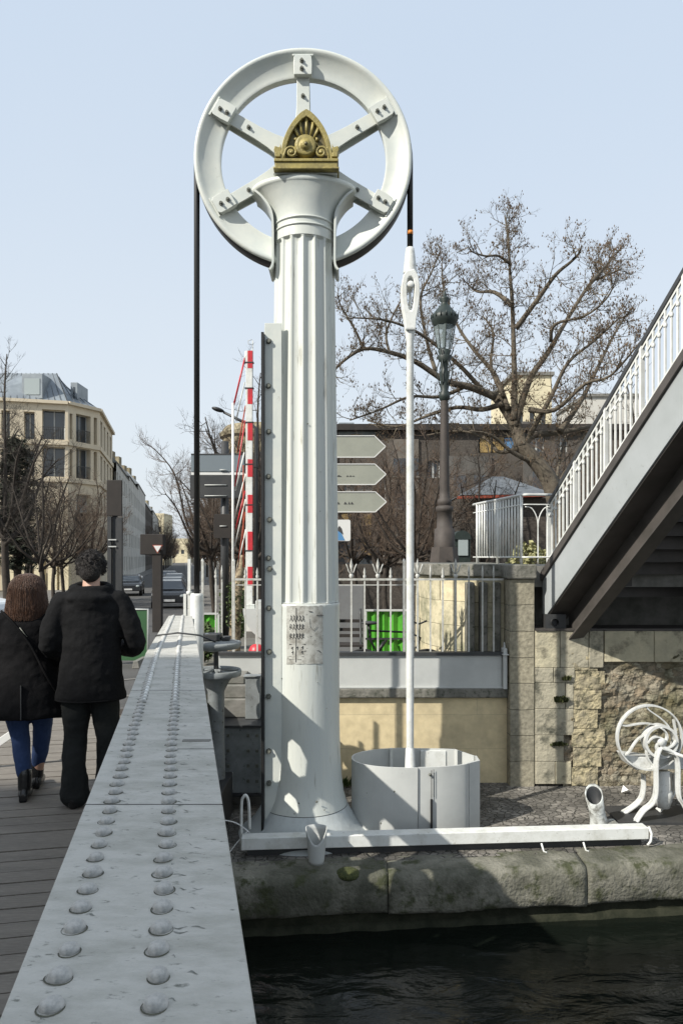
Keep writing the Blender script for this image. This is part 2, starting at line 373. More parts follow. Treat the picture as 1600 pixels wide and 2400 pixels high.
tcw=wn.new('ShaderNodeTexCoord'); spw=wn.new('ShaderNodeSeparateXYZ'); wl.new(tcw.outputs['Generated'],spw.inputs[0])
mrw=wn.new('ShaderNodeMapRange'); mrw.inputs[1].default_value=0; mrw.inputs[2].default_value=.62; mrw.interpolation_type='SMOOTHSTEP'; wl.new(spw.outputs[2],mrw.inputs[0])
nw=wn.new('ShaderNodeTexNoise'); nw.inputs['Scale'].default_value=2.2; nw.inputs['Detail'].default_value=5; wl.new(tcw.outputs['Generated'],nw.inputs['Vector'])
aw=wn.new('ShaderNodeMath'); aw.operation='MULTIPLY_ADD'; wl.new(nw.outputs['Fac'],aw.inputs[0]); aw.inputs[1].default_value=-.35; wl.new(mrw.outputs[0],aw.inputs[2])
a2w=wn.new('ShaderNodeMath'); a2w.operation='ADD'; a2w.use_clamp=True; wl.new(aw.outputs[0],a2w.inputs[0]); a2w.inputs[1].default_value=.17
cw=wn.new('ShaderNodeMix'); cw.data_type='RGBA'; wl.new(a2w.outputs[0],cw.inputs[0]); cw.inputs[6].default_value=(*[c/SKY_S for c in PALEH],1); cw.inputs[7].default_value=(*[c/SKY_S for c in PALEC],1); wl.new(cw.outputs[2],mxs.inputs[7])
wl.new(mxs.outputs[2],bg.inputs[0]); bg.inputs[1].default_value=SKY_S
scene.view_settings.view_transform='Standard'; scene.view_settings.look='None'; scene.view_settings.exposure=EXPO; scene.view_settings.gamma=1
# ============================================================ bridge girder
rng=random.Random(5)
u=Vector((-.2123,1,0)).normalized(); vv=Vector((1,.2123,0)).normalized()
def edgeL(Y): 
    c=-.26 if Y<5 else (-.26+(Y-5)*.028)
    return Vector((-.2123*Y+c,Y,0))
def edgeR(Y): return Vector((-.2123*Y+.101+(0 if Y<5 else -(Y-5)*.004),Y,0))
HB=1.076
gird=empty('bridge_girder',(-.08,0,0),'long riveted pale grey bridge girder running away from the viewer beside the boards','bridge girder')
YE=8.16
mb=MB()
Ys=[-1.5,0,1,2,3,4,5,6,7,7.9,YE]
vs=[];fs=[]
for Y in Ys:
    a=edgeL(Y);b=edgeR(Y)
    vs+= [(a.x,a.y,HB-.022),(b.x,b.y,HB-.022),(b.x,b.y,HB),(a.x,a.y,HB)]
for i in range(len(Ys)-1):
    o=i*4
    for k in range(4): fs.append((o+k,o+(k+1)%4,o+4+(k+1)%4,o+4+k))
fs.append((0,1,2,3)); fs.append(tuple(len(vs)-4+k for k in range(4)))
mb.add(vs,fs); obj('top_flange',mb,'girder',gird,bevel=.004)
# butt joints and stains between the flange plates
for Y,f0 in ((1.94,0),(2.50,.62),(3.6,0),(4.75,0)):
    mb=MB(); a=edgeL(Y);b=edgeR(Y); a=a.lerp(b,f0); mb.bar((a.x,a.y,HB+.0004),(b.x,b.y,HB+.0004),.0028,.0012); obj('plate_joint',mb,'seam',gird)
mb=MB()
a=edgeL(6.02)-vv*.004;b=edgeR(6.02)+vv*.03
mb.tube([(a.x,a.y,HB+.008),((a.x+b.x)/2,a.y+.01,HB+.03),(b.x,b.y,HB+.010),(b.x+.12,b.y+.05,HB-.05)],.008,6)
obj('cable_tie',mb,'dark_metal',gird)
mb=MB(); p=edgeR(2.62)-vv*.02
mb.box2((p.x-.085,2.60,HB),(p.x+.012,2.625,HB+.003)); obj('shim_plate',mb,'concrete',gird)
# twin raised seam ribs on the far half
for k,off in enumerate((.078,.218)):
    mb=MB(); pts=[]
    for i in range(14):
        Y=3.3+i*(YE-3.3)/13; a=edgeL(Y);b=edgeR(Y); f=off/.361; q=a.lerp(b,f); pts.append((q.x,q.y,HB+.001))
    mb.tube(pts,[.008]+[.011]*12+[.011],8); obj('seam_rib',mb,'white',gird)
# web: lattice of crossing flat bars, plus lower chord
mb=MB()
cl=lambda Y:(edgeL(Y)+edgeR(Y))/2
def gp(Y,Z): c=cl(Y); return Vector((c.x,c.y,Z))
# perforated web plate: staggered columns of long six-sided openings
HO=[(-.035,.18),(.035,.18),(.085,.09),(.085,-.09),(.035,-.18),(-.035,-.18),(-.085,-.09),(-.085,.09)]
RO=[(-.125,.31),(.125,.31),(.125,.09),(.125,-.09),(.125,-.31),(-.125,-.31),(-.125,-.09),(-.125,.09)]
k=1; Yc=7.89
while Yc>-1.4:
    for h in (-.007,.007):
        q=lambda a,b: gp(Yc+a,b)+vv*h
        cs=(0.0,.62) if k%2 else (.31,)
        for zc in cs:
            mb.add([q(a,zc+b) for a,b in HO]+[q(a,zc+b) for a,b in RO],[(j,(j+1)%8,(j+1)%8+8,j+8) for j in range(8)])
        if not k%2:
            for a_,b_ in ((-.31,0),(.62,.93)): mb.add([q(-.125,a_),q(.125,a_),q(.125,b_),q(-.125,b_)],[(0,1,2,3)])
    Yc-=.25; k+=1
mb.bar(gp(-1.5,.95),gp(YE,.95),.016,.16); mb.bar(gp(8.01,.30),gp(YE-.01,.30),.016,1.3)
obj('pierced_web',mb,'paint',gird)
mb=MB()
mb.bar(gp(-1.5,HB-.10),gp(YE,HB-.10),.014,.156); mb.bar(gp(-1.5,HB-.06),gp(YE,HB-.06),.18,.012)
obj('upper_chord',mb,'paint',gird)
mb=MB(); mb.bar(gp(-1.5,-.42),gp(YE,-.42),.35,.02); mb.bar(gp(-1.5,-.33),gp(YE,-.33),.03,.16)
obj('lower_chord',mb,'paint',gird)
mb=MB(); mb.bar(gp(YE-.05,-.42),gp(YE-.05,HB-.03),.30,.02,up=(0,1,0)); obj('end_plate',mb,'paint',gird)
# rivets
def rivet_mb(n=14):
    m=MB(); m.lathe([(.0178,-.001),(.0178,.002),(.0172,.0055),(.0150,.0100),(.0105,.0128),(.0045,.0140),(.0005,.0142)],(0,0,0),n=n)
    return m
rp=rivet_mb(); gm=MB(); gm.lathe([(.0196,.0004),(.0182,.0016),(.0176,.0016)],(0,0,0),18)
cnt=0; far=MB(); prot=None
Y=.92
while Y<YE-.05:
    for off in (.071,.219):
        a=edgeL(Y);b=edgeR(Y); q=a.lerp(b,off/.361)
        loc=Vector((q.x+rng.uniform(-.002,.002),q.y+rng.uniform(-.002,.002),HB))
        if cnt<100:
            if prot is None:
                prot=obj('rivet',rp,'rivet',None); prot.parent=gird; 
                gr0=obj('grime_ring',gm,'grime',None); gr0.parent=prot; o=prot; g=gr0
            else:
                o=prot.copy(); col.objects.link(o); g=gr0.copy(); col.objects.link(g); g.parent=o
            o.location=loc-gird.location; o.rotation_euler=(rng.uniform(-.06,.06),rng.uniform(-.06,.06),rng.uniform(-.25,.25)); s=rng.uniform(.92,1.08); o.scale=(s,s,rng.uniform(.85,1.1)); g.scale=(rng.uniform(.97,1.15),rng.uniform(.95,1.1),1); g.location=(rng.uniform(-.0025,.0025),rng.uniform(-.0045,-.002),0)
            pass
            cnt+=1
        else:
            o_=len(far.v)
            r0=rivet_mb(8); far.add([v+loc for v in r0.v],r0.f,True)
    Y+=.0745
obj('rivet',far,'rivet',gird,kind='stuff')
sm_=MB(); rgs=random.Random(8); Y=.92
while Y<5.5:
    for off in (.071,.219):
        a=edgeL(Y);b=edgeR(Y); q=a.lerp(b,off/.361)
        for k in range(rgs.choice((1,2,3,4) if off>.1 else (0,1,2))):
            c=Vector((q.x,q.y,0))+Vector((rgs.uniform(.008,.075) if off>.1 else rgs.uniform(-.035,.03),rgs.uniform(-.03,.02),0)); L_=rgs.uniform(.006,.03); W_=rgs.uniform(.0008,.0026); n_=7; up_=[];dn_=[]
            for j in range(n_+1):
                t=j/n_; wv=math.sin(math.pi*t)*W_*rgs.uniform(.4,1.6); yy=c.y+.004*math.sin(t*5+k); up_.append((c.x-L_/2+L_*t,yy+wv,HB+.0006)); dn_.append((c.x-L_/2+L_*t,yy-wv,HB+.0006))
            sm_.add(up_+dn_,[(j,j+1,n_+2+j,n_+1+j) for j in range(n_)])
    Y+=.0745
obj('grime_smears',sm_,'smear',gird,kind='stuff',recalc=False)

# ============================================================ bridge deck
mb=MB(); y=-1.5; i=0
while y<8.1:
    dz=rng.uniform(-.003,.003)
    a=edgeL(y)+u*0
    c0=Vector((-.2123*y-.08,y,0)); 
    p=c0-vv*5.2; q=c0+vv*.05
    dd=u*.138
    # board quad box across the bridge
    t=Vector((0,0,dz)); bt=Vector((0,0,-.05))
    A=[p,q,q+dd,p+dd]
    mb.add([k+t+bt for k in A]+[k+t for k in A],[(0,3,2,1),(4,5,6,7),(0,1,5,4),(1,2,6,5),(2,3,7,6),(3,0,4,7)])
    y+=.147
obj('bridge_deck',mb,'deck',kind='structure')
mb=MB(); mb.add([gp(-1.5,-.052)-vv*5.2,gp(-1.5,-.052)+vv*.1,gp(8.1,-.052)+vv*.1,gp(8.1,-.052)-vv*5.2],[(0,1,2,3)])
obj('bridge_underlay',mb,'dark_metal',kind='structure')

# ============================================================ column
CXX=-.428; CY=8.6
colm=empty('lift_column',(CXX,CY,-1.45),'tall fluted grey cast iron column carrying the big pulley wheel','column')
def ell(mb, rings, n=64):
    vs=[Vector((CXX+rx*math.cos(2*math.pi*k/n),CY+ry*math.sin(2*math.pi*k/n),z)) for z,rx,ry in rings for k in range(n)]
    fs=[(i*n+k,i*n+(k+1)%n,(i+1)*n+(k+1)%n,(i+1)*n+k) for i in range(len(rings)-1) for k in range(n)]
    mb.add(vs,fs,True)
mb=MB()
ell(mb,[(5.44,.346,.346),(5.55,.35,.345),(5.62,.362,.35),(5.69,.392,.36),(5.76,.44,.372),(5.83,.503,.388),(5.89,.572,.402),(5.905,.60,.408)])
ell(mb,[(5.905,.60,.408),(5.918,.615,.418),(5.945,.617,.42),(5.965,.61,.415),(5.972,.59,.40),(5.985,.0,.0)])
obj('capital',mb,'paint_clean',colm)
mb=MB(); mb.box2((CXX-.33,8.22,5.985),(CXX+.38,8.52,6.0)); obj('top_block',mb,'paint_clean',colm,bevel=.008)
for z in (5.455,5.535):
    mb=MB(); mb.lathe([(.346,z-.014),(.358,z-.010),(.361,z),(.358,z+.010),(.346,z+.014)],(CXX,CY,0),64); obj('collar',mb,'paint_clean',colm)
mb=MB(); N=16; S=10; zs=[5.44,5.335,5.33]+[5.31,5.27]+[5.0,4.0,3.0,2.0,1.25,1.215]
def rad(z): return .346+(5.3-z)*(.051/4.1)
vs=[];m=N*S
for zi,z in enumerate(zs+[1.205]):
    for k in range(m):
        th=2*math.pi*k/m-math.pi/2; fr=(k%S)/S
        d=0
        if zi>=2 and zi<len(zs):
            f=(fr-.09)/.82
            if 0<f<1: d=.034*math.sqrt(max(0,1-(2*f-1)**2))
            if zi==2 : d*= .35*(1-abs(2*f-1)) if 0<f<1 else 0
            if zi==3: d*=.9
        r=rad(z)-d+(.004 if zi<2 else 0)
        vs.append((CXX+r*math.cos(th),CY+r*math.sin(th),z))
fs=[(i*m+k,i*m+(k+1)%m,(i+1)*m+(k+1)%m,(i+1)*m+k) for i in range(len(zs)) for k in range(m)]
mb.add(vs,fs,False); o=obj('fluted_shaft',mb,'paint',colm)
mb=MB(); mb.lathe([(.398,1.2),(.408,1.19),(.406,1.16),(.404,.4),(.406,-.2),(.414,-.55),(.43,-.8),(.455,-1.0),(.495,-1.13)],(CXX,CY,0),72)
obj('lower_shaft',mb,'paint',colm)
mb=MB(); mb.lathe([(.496,-1.136),(.535,-1.21),(.60,-1.31),(.68,-1.39),(.74,-1.43),(.76,-1.45)],(CXX,CY,0),72); obj('flared_foot',mb,'column_foot',colm)
mb=MB(); mb.lathe([(.490,-1.140),(.498,-1.1345),(.490,-1.128)],(CXX,CY,0),72); obj('foot_seam',mb,'seam',colm)
# side cheeks dropping from the capital
for s in (-1,1):
    mb=MB(); path=[(.56,5.89),(.49,5.835),(.435,5.77),(.39,5.70),(.362,5.62),(.352,5.5),(.35,5.3),(.35,5.1),(.362,5.03),(.39,4.99)]
    path=smooth_line([(a,b,0) for a,b in path],4)
    for i in range(len(path)-1):
        a=path[i];b=path[i+1]
        mb.bar((CXX+s*a.x,CY-.02,a.y),(CXX+s*b.x,CY-.02,b.y),.38,.024,up=(s,0,0))
    obj('side_cheek',mb,'paint_clean',colm)
# bolted guide plate and its dark rail on the left
mb=MB(); mb.box2((-.858,8.268,-1.43),(-.668,8.300,4.34)); pl=obj('guide_plate',mb,'paint_clean',colm,bevel=.004)
mb=MB(); mb.box2((-.865,8.304,-1.43),(-.70,8.5,4.30)); obj('guide_web',mb,'paint_clean',colm)
mb=MB(); mb.box2((-.890,8.20,-1.44),(-.8605,8.48,4.22)); mb.box2((-.895,8.24,3.2),(-.8905,8.3,3.4)); obj('guide_rail',mb,'black',colm)
bm_=MB(); bm_.lathe([(.016,-.03),(.016,-.012)],(0,0,0),6,axis='Y'); bm_.lathe([(.022,-.012),(.022,0)],(0,0,0),6,axis='Y',smooth=False); bm_.lathe([(0,-.03),(.016,-.03)],(0,0,0),6,axis='Y'); bm_.lathe([(.016,-.012),(.022,-.012)],(0,0,0),6,axis='Y')
pb=None
for y in (800,905,1012,1117,1218,1308,1333,1425,1527,1632,1760,1835):
    loc=Vector((-.808+rng.uniform(-.008,.008),8.268,ZW(y,8.268)))-colm.location
    if pb is None: pb=obj('bolt',bm_,'bolt',None); pb.parent=colm; o=pb
    else: o=pb.copy(); col.objects.link(o)
    o.location=loc; o.rotation_euler=(0,rng.uniform(0,1),0); o.scale=(1.5,1.3,1.5)
# paper remains and scribbles on the lower shaft
def cyl_patch(mb,x0,x1,z0,z1,r,n=14,m=10,jag=.0):
    # x in metres across the face measured on the tangent
    a0=math.asin(max(-1,min(1,(x0-CXX)/r))); a1=math.asin(max(-1,min(1,(x1-CXX)/r)))
    vs=[];fs=[]
    for j in range(m+1):
        for i in range(n+1):
            a=a0+(a1-a0)*i/n; z=z0+(z1-z0)*j/m
            if j in(0,m): z+=rng.uniform(-jag,jag)
            if i in(0,n): a+=rng.uniform(-jag,jag)
            vs.append((CXX+r*math.sin(a),CY-r*math.cos(a),z))
    for j in range(m):
        for i in range(n): q=j*(n+1)+i; fs.append((q,q+1,q+n+2,q+n+1))
    mb.add(vs,fs,True)
def cp(px,py,r=.412):
    # point on the shaft face seen at that place
    x=XW(px,8.21)-CXX; x=max(-.39,min(.39,x)); y=CY-math.sqrt(r*r-x*x); return Vector((XW(px,y),y,ZW(py,y)))
mb=MB()
x0=XW(672,8.25);x1=XW(757,8.3); cyl_patch(mb,x0,x1,ZW(1556,8.22),ZW(1420,8.22),.4085,jag=.008)
obj('paper_remains',mb,'poster',colm,label='grey torn remains of posted sheets')
mb=MB()
def stroke(pts,w=.006):
    q=[cp(*p) for p in pts]
    for i in range(len(q)-1): mb.bar(q[i],q[i+1],.002,w,up=(0,-1,0.01)) if False else mb.tube([q[i],q[i+1]],w/2,4,smooth=False)
stroke([(694,1425),(694,1490),(693,1552)],.007)
for yy in (1442,1462,1484): 
    for k in range(5):
        xx=681+k*7; a=rng.uniform(-3,3)
        stroke([(xx,yy),(xx+a,yy+9),(xx+4,yy+12+a)],.006)
        stroke([(xx+3,yy+2),(xx-2,yy+14)],.004)
stroke([(678,1510),(716,1510)],.008); stroke([(679,1488),(710,1488)],.005); stroke([(678,1538),(712,1539)],.004); stroke([(678,1546),(706,1546)],.005)
stroke([(712,1526),(748,1525),(752,1530)],.006); stroke([(742,1442),(758,1442)],.006); stroke([(724,1433),(732,1434)],.008)
for xx,yy in ((682,1520),(694,1519),(706,1518),(683,1530),(705,1529)): stroke([(xx,yy),(xx+4,yy-4),(xx+3,yy+4)],.005)
stroke([(725,1450),(727,1470),(735,1478),(742,1468)],.003); stroke([(726,1492),(758,1490)],.003)
obj('scribble',mb,'ink',colm)
mb=MB()
for px,py,s in ((721,993,.011),(714,1036,.008),(751,1106,.006),(717,1163,.009),(750,1198,.007),(729,1290,.006),(716,1376,.009),(751,1330,.005),(660,1590,.007),(744,1600,.006),(640,1500,.01),(646,1530,.014),(765,1660,.006),(700,1880,.012),(742,1878,.016),(690,1905,.008),(760,1900,.01),(672,1925,.008)):
    r=.352 if py<1400 else .409
    if py<1860: c=cp(px,py,r)
    else: 
        z=ZW(py,8.15); rr=.49 if z>-1.15 else .49+(-1.15-z)*.65; x=XW(px,8.12)-CXX; c=Vector((CXX+x,CY-math.sqrt(max(.01,rr*rr-x*x)),z))
    mb.ellipsoid(c,(s,.004,s*.7),7,5)
obj('paint_chips',mb,'bolt',colm,kind='stuff')

# ornament (own thing: stands on the capital)
OX=-.388; OY=8.20
orn=empty('bronze_ornament',(OX,OY,6.0),'olive gold pointed shell ornament with a sunburst standing on the column capital','ornament')
def of(u_,v_,h): return Vector((OX+u_,OY+h,v_))
mb=MB(); mb.box2((OX-.362,OY-.06,6.0),(OX+.362,OY+.16,6.022)); mb.box2((OX-.345,OY-.04,6.022),(OX+.345,OY+.15,6.085)); mb.box2((OX-.355,OY-.055,6.085),(OX+.355,OY+.155,6.118)); obj('plinth',mb,'bronze',orn,bevel=.006)
def ogive(w,h,z0,n=18):
    pts=[]
    for i in range(n+1):
        t=i/n; x=w*(1-t**2.1)**.78 if t<1 else 0
        pts.append((x,z0+h*t))
    return pts+[(-a,b) for a,b in pts[::-1][1:]]
mb=MB(); mb.prism(ogive(.285,.56,6.118),of,.03,.13); obj('shell_back',mb,'bronze_dark',orn)
mb=MB(); og=ogive(.285,.56,6.118); oi=ogive(.235,.48,6.118)
vs=[];fs=[]
n=len(og)
for h in (-.03,.03):
    vs+=[of(a,b,h) for a,b in og]+[of(a,b,h) for a,b in oi]
for i in range(n-1):
    fs.append((i,i+1,n+i+1,n+i)); fs.append((i,i+1,2*n+i+1,2*n+i)); fs.append((n+i,n+i+1,3*n+i+1,3*n+i))
mb.add(vs,fs); obj('shell_rim',mb,'bronze',orn,bevel=.004)
mb=MB()
for k in range(-4,5):
    a=R(90+k*19); r0=.13; r1=.40-.012*k*k
    c=Vector((0,0,6.29))
    p=Vector((OX,OY+.01,6.27))+Vector((math.cos(a),0,math.sin(a)))*r0; q=Vector((OX,OY+.01,6.27))+Vector((math.cos(a)*.8,0,math.sin(a)))*r1*(.62 if abs(k)>2 else .85)
    mb.tube([p,q],[.012,.024],6)
obj('sun_ray',mb,'bronze',orn)
mb=MB(); mb.lathe([(0,-.085),(.03,-.085),(.05,-.075),(.058,-.055),(.075,-.05),(.105,-.06),(.118,-.045),(.122,.03)],(OX-.01,OY,6.268),32,axis='Y'); obj('rosette',mb,'bronze',orn)
mb=MB(); mb.lathe([(0,-.1),(.018,-.098),(.02,-.086)],(OX,OY,6.262),12,axis='Y'); obj('rosette_boss',mb,'bronze_dark',orn)
for s in (-1,1):
    mb=MB(); pts=[]
    for i in range(26):
        a=i/25*math.pi*3.2; r=.068*(1-i/30)
        pts.append((OX+s*(.165+r*math.cos(a)),OY-.03,6.195+r*math.sin(a)))
    mb.tube([(OX+s*.255,OY-.02,6.12),(OX+s*.245,OY-.025,6.17)]+pts,.014,6)
    mb.ellipsoid((OX+s*.165,OY-.03,6.195),(.025,.02,.022),8,6); obj('scroll',mb,'bronze',orn)
    mb=MB(); mb.prism([(s*.27,6.118),(s*.345,6.118),(s*.345,6.20),(s*.36,6.235),(s*.35,6.275),(s*.30,6.26),(s*.285,6.30)],of,-.02,.12); mb.box((OX+s*.315,OY-.03,6.165),(.06,.03,.05)); obj('side_ear',mb,'bronze',orn,bevel=.006)

# ============================================================ pulley wheel
WX=-.442; WY=8.60; WZ=6.31
wh=empty('pulley_wheel',(WX,WY,WZ),'large pale grey spoked pulley wheel turning on top of the column','wheel')
mb=MB()
prof=[(.965,-.045),(.985,-.052),(1.0,-.05),(1.08,-.072),(1.15,-.096),(1.185,-.120),(1.205,-.136),(1.225,-.143),(1.245,-.140),(1.257,-.128),(1.26,-.112),(1.245,-.09),(1.20,-.05),(1.19,0),(1.20,.05),(1.245,.09),(1.26,.112),(1.257,.128),(1.245,.140),(1.225,.143),(1.205,.136),(1.185,.12),(1.15,.096),(1.08,.072),(1.0,.05),(.985,.052),(.965,.045),(.96,0),(.965,-.045)]
mb.lathe([(r*.993,h) for r,h in prof],(WX,WY,WZ),128,axis='Y'); obj('rim',mb,'paint_clean',wh)
mb=MB(); mb.lathe([(1.242,-.098),(1.252,-.09),(1.252,.10),(1.242,.108)],(WX,WY,WZ),72,axis='Y',a0=187,a1=353); obj('lower_rim_band',mb,'black',wh)  # black band closing the groove along the lower half of the rim only
mb=MB(); mb.lathe([(.0,-.13),(.14,-.13),(.17,-.10),(.17,.10),(.14,.13),(0,.13)],(WX,WY,WZ),32,axis='Y'); obj('hub',mb,'paint_clean',wh)
for k in range(6):
    a=R(90+60*k); ca,sa=math.cos(a),math.sin(a)
    def sf(r,t,h): return Vector((WX+ca*r-sa*t,WY+h,WZ+sa*r+ca*t))
    mb=MB(); mb.prism([(.12,-.14),(.30,-.11),(.42,-.088),(.60,-.075),(1.0,-.072),(1.0,.072),(.60,.075),(.42,.088),(.30,.11),(.12,.14)],sf,-.085,-.06)
    mb.prism([(.12,-.02),(1.0,-.02),(1.0,.02),(.12,.02)],sf,-.06,.06)
    mb.prism([(.12,-.12),(.42,-.085),(1.0,-.07),(1.0,.07),(.42,.085),(.12,.12)],sf,.06,.085)
    sp=obj('spoke',mb,'paint_clean',wh,bevel=.003)
    mb=MB(); mb.prism([(.93,-.10),(1.03,-.105),(1.13,-.10),(1.155,-.075),(1.155,.075),(1.13,.10),(1.03,.105),(.93,.10)],sf,-.155,-.0855)
    mb.prism([(1.155,-.12),(1.175,-.12),(1.175,.12),(1.155,.12)],sf,-.135,-.08)
    obj('spoke_bracket',mb,'paint_clean',sp,bevel=.004)
    for r,t in ((1.08,0.01),(.99,0.01),(.72,0)):
        mb=MB(); h=-.155 if r>.9 else -.085
        mb.prism([(r+.026*math.cos(q*math.pi/3+k),t+.026*math.sin(q*math.pi/3+k)) for q in range(6)],sf,h-.014,h)
        mb.prism([(r+.014*math.cos(q*math.pi/3+k),t+.014*math.sin(q*math.pi/3+k)) for q in range(6)],sf,h-.04,h-.014)
        obj('bolt',mb,'bolt',sp)
# ============================================================ cables
RC=1.238
cable=empty('lifting_cable',(WX-RC,WY,1.2),'black steel lifting cable hanging down the left side of the wheel','cable')
mb=MB(); pts=[(WX-RC,WY,1.15),(WX-RC,WY,WZ)]
for i in range(1,37): a=math.pi-math.pi*i/36; pts.append((WX+RC*math.cos(a),WY,WZ+RC*math.sin(a)))
pts+= [(WX+RC,WY,5.3)]
mb.tube(pts,.034,10); obj('steel_cable',mb,'black',cable)
mb=MB(); mb.tube([(WX+RC,WY,5.47),(WX+RC,WY,5.515)],.036,10); obj('tape_mark',mb,'orange',cable)
mb=MB(); mb.lathe([(.055,.05),(.075,.12),(.075,1.27),(.066,1.30),(.036,1.30)],(WX-RC,WY,0),24); obj('cable_sleeve',mb,'white',cable)
# ============================================================ counterweight rod
RX=WX+RC+.0
rod=empty('counterweight_rod',(RX,WY,-1.2),'slim white rod with a forged clevis hanging from the right cable','rod')
zz=lambda y: ZW(y,8.6)
mb=MB(); mb.lathe([(.036,zz(580)),(.05,zz(583)),(.055,zz(590)),(.080,zz(638)),(.078,zz(642)),(0.03,zz(644))],(RX,WY,0),20); obj('cable_socket',mb,'white',rod)
# clevis: two cheek plates around a pin
def clv(a,b,h): return Vector((RX+a,WY+h,b))
o_=[(.045,zz(636)),(.085,zz(650)),(.105,zz(672)),(.108,zz(695)),(.092,zz(725)),(.065,zz(755)),(.055,zz(778)),(-.055,zz(778)),(-.065,zz(755)),(-.092,zz(725)),(-.108,zz(695)),(-.105,zz(672)),(-.085,zz(650)),(-.045,zz(640))]
slot=[(.034,zz(660)),(.045,zz(672)),(.042,zz(690)),(.036,zz(712)),(.02,zz(728)),(.012,zz(732)),(-.012,zz(732)),(-.02,zz(728)),(-.036,zz(712)),(-.042,zz(690)),(-.045,zz(672)),(-.034,zz(660)),(-.012,zz(654)),(.012,zz(654))]
mb=MB()
nn=len(o_)
sl_=slot
vs=[];fs=[]
for h in (-.085,-.03,.03,.085):
    pass
for h0,h1 in ((-.085,-.035),(.035,.085)):
    # ring between outline and slot using matched counts
    oo=o_; si=[slot[13],slot[0],slot[1],slot[2],slot[3],slot[4],slot[5],slot[6],slot[7],slot[8],slot[9],slot[10],slot[11],slot[12]]
    vs=[clv(a,b,h) for h in (h0,h1) for a,b in oo]+[clv(a,b,h) for h in (h0,h1) for a,b in si]
    fs=[]
    for i in range(nn):
        j=(i+1)%nn
        fs+= [(i,j,2*nn+j,2*nn+i),(nn+i,nn+j,3*nn+j,3*nn+i),(i,j,nn+j,nn+i),(2*nn+i,2*nn+j,3*nn+j,3*nn+i)]
    mb.add(vs,fs)
mb.box2((RX-.055,WY-.034,zz(778)),(RX+.055,WY+.034,zz(740)))
obj('clevis',mb,'white',rod,bevel=.012)
mb=MB(); mb.lathe([(0,-.095),(.032,-.095),(.038,-.088),(.038,.09),(0,.095)],(RX,WY,zz(672)),20,axis='Y'); obj('clevis_pin',mb,'white',rod,bevel=0)
mb=MB(); mb.tube([(RX,WY,zz(685)),(RX,WY,zz(745))],.014,8); obj('inner_tie',mb,'white',rod)
mb=MB(); mb.lathe([(.058,zz(777)),(.052,zz(792)),(.043,zz(800)),(.045,zz(1560)),(.043,zz(1760))],(RX,WY,0),20); obj('round_bar',mb,'white',rod)
mb=MB(); mb.lathe([(.043,zz(1752)),(.052,zz(1756)),(.065,zz(1830)),(.085,zz(1834)),(.085,zz(1870))],(RX,WY,0),20); obj('bar_sleeve',mb,'white',rod)

# ============================================================ counterweight well
well=empty('counterweight_well',(.85,8.85,-1.45),'curved grey sheet steel well casing around the foot of the rod','steel casing')
ZT=-.66
outl=[(.86,8.375),(.70,8.378),(.52,8.40),(.36,8.455),(.23,8.55),(.155,8.68),(.142,8.80),(.17,8.93),(.28,9.06),(.44,9.15),(.62,9.20),(.86,9.225)]
ol2=smooth_line([(a,b,0) for a,b in outl],4)
outr=[(.868,8.375),(1.0,8.38),(1.15,8.40),(1.30,8.445),(1.42,8.50),(1.47,8.55)]
or2=smooth_line([(a,b,0) for a,b in outr],4)
def wall_strip(mb,pts,z0,z1,t,ztop=None):
    pts=[Vector((p[0],p[1],0)) for p in pts]; n=len(pts); vs=[];fs=[]
    for i,p in enumerate(pts):
        d=(pts[min(i+1,n-1)]-pts[max(i-1,0)]).normalized(); nn=Vector((d.y,-d.x,0))
        z1_=z1 if ztop is None else ztop(i/(n-1))
        for q,z in ((p,z0),(p+nn*t,z0),(p+nn*t,z1_),(p,z1_)): vs.append((q.x,q.y,z))
    for i in range(n-1):
        for k in range(4): fs.append((i*4+k,i*4+(k+1)%4,i*4+4+(k+1)%4,i*4+4+k))
    fs.append((0,1,2,3)); fs.append(tuple(4*n-4+k for k in range(4)))
    mb.add(vs,fs)
mb=MB(); wall_strip(mb,ol2[::-1],-1.44,ZT,.022); obj('curved_sheet',mb,'steel_panel',well)
mb=MB(); wall_strip(mb,[p for p in or2],-1.44,ZT,-.022); obj('front_sheet',mb,'steel_panel',well)
mb=MB(); wall_strip(mb,[(.868,9.225),(1.2,9.21),(1.40,9.18)],-1.44,ZT,.022); obj('rear_sheet',mb,'steel_panel',well)
mb=MB(); wall_strip(mb,[(1.402,9.19),(1.60,8.86)],-1.44,ZT,.022); mb.box2((1.597,8.66,-1.44),(1.618,8.87,ZT))
wall_strip(mb,[(1.618,8.66),(1.475,8.55)],-1.44,ZT,.03,ztop=lambda t:ZT-.0*t); obj('corner_sheet',mb,'steel_panel',well)
mb=MB(); mb.box2((1.005,8.352,-1.43),(1.028,8.385,-1.02)); obj('slot',mb,'black',well)
mb=MB(); mb.tube([(1.017,8.362,-1.02),(1.017,8.362,ZT-.03)],.004,6); mb.tube([(1.042,8.365,-.99),(1.042,8.365,ZT-.02)],.003,6); obj('seam',mb,'seam',well)
for x,y,z in ((1.0,8.366,-.74),(.60,8.375,-.93),(.42,8.42,-.80),(.30,8.48,-.98),(.45,8.405,-1.3)):
    mb=MB(); mb.lathe([(0,-.012),(.013,-.01),(.016,.01)],(x,y,z),8,axis='Y'); obj('bolt',mb,'bolt',well)
mb=MB(); mb.box2((.60,9.155,-1.3),(.635,9.195,ZT+.01)); obj('inner_post',mb,'white',well)
mb=MB(); mb.box2((.98,9.16,-1.3),(1.29,9.195,ZT-.02)); obj('inner_plate',mb,'white',well)
mb=MB(); mb.box2((.30,8.60,-1.449),(1.4,9.1,-1.30)); obj('well_floor',mb,'dark_metal',well)

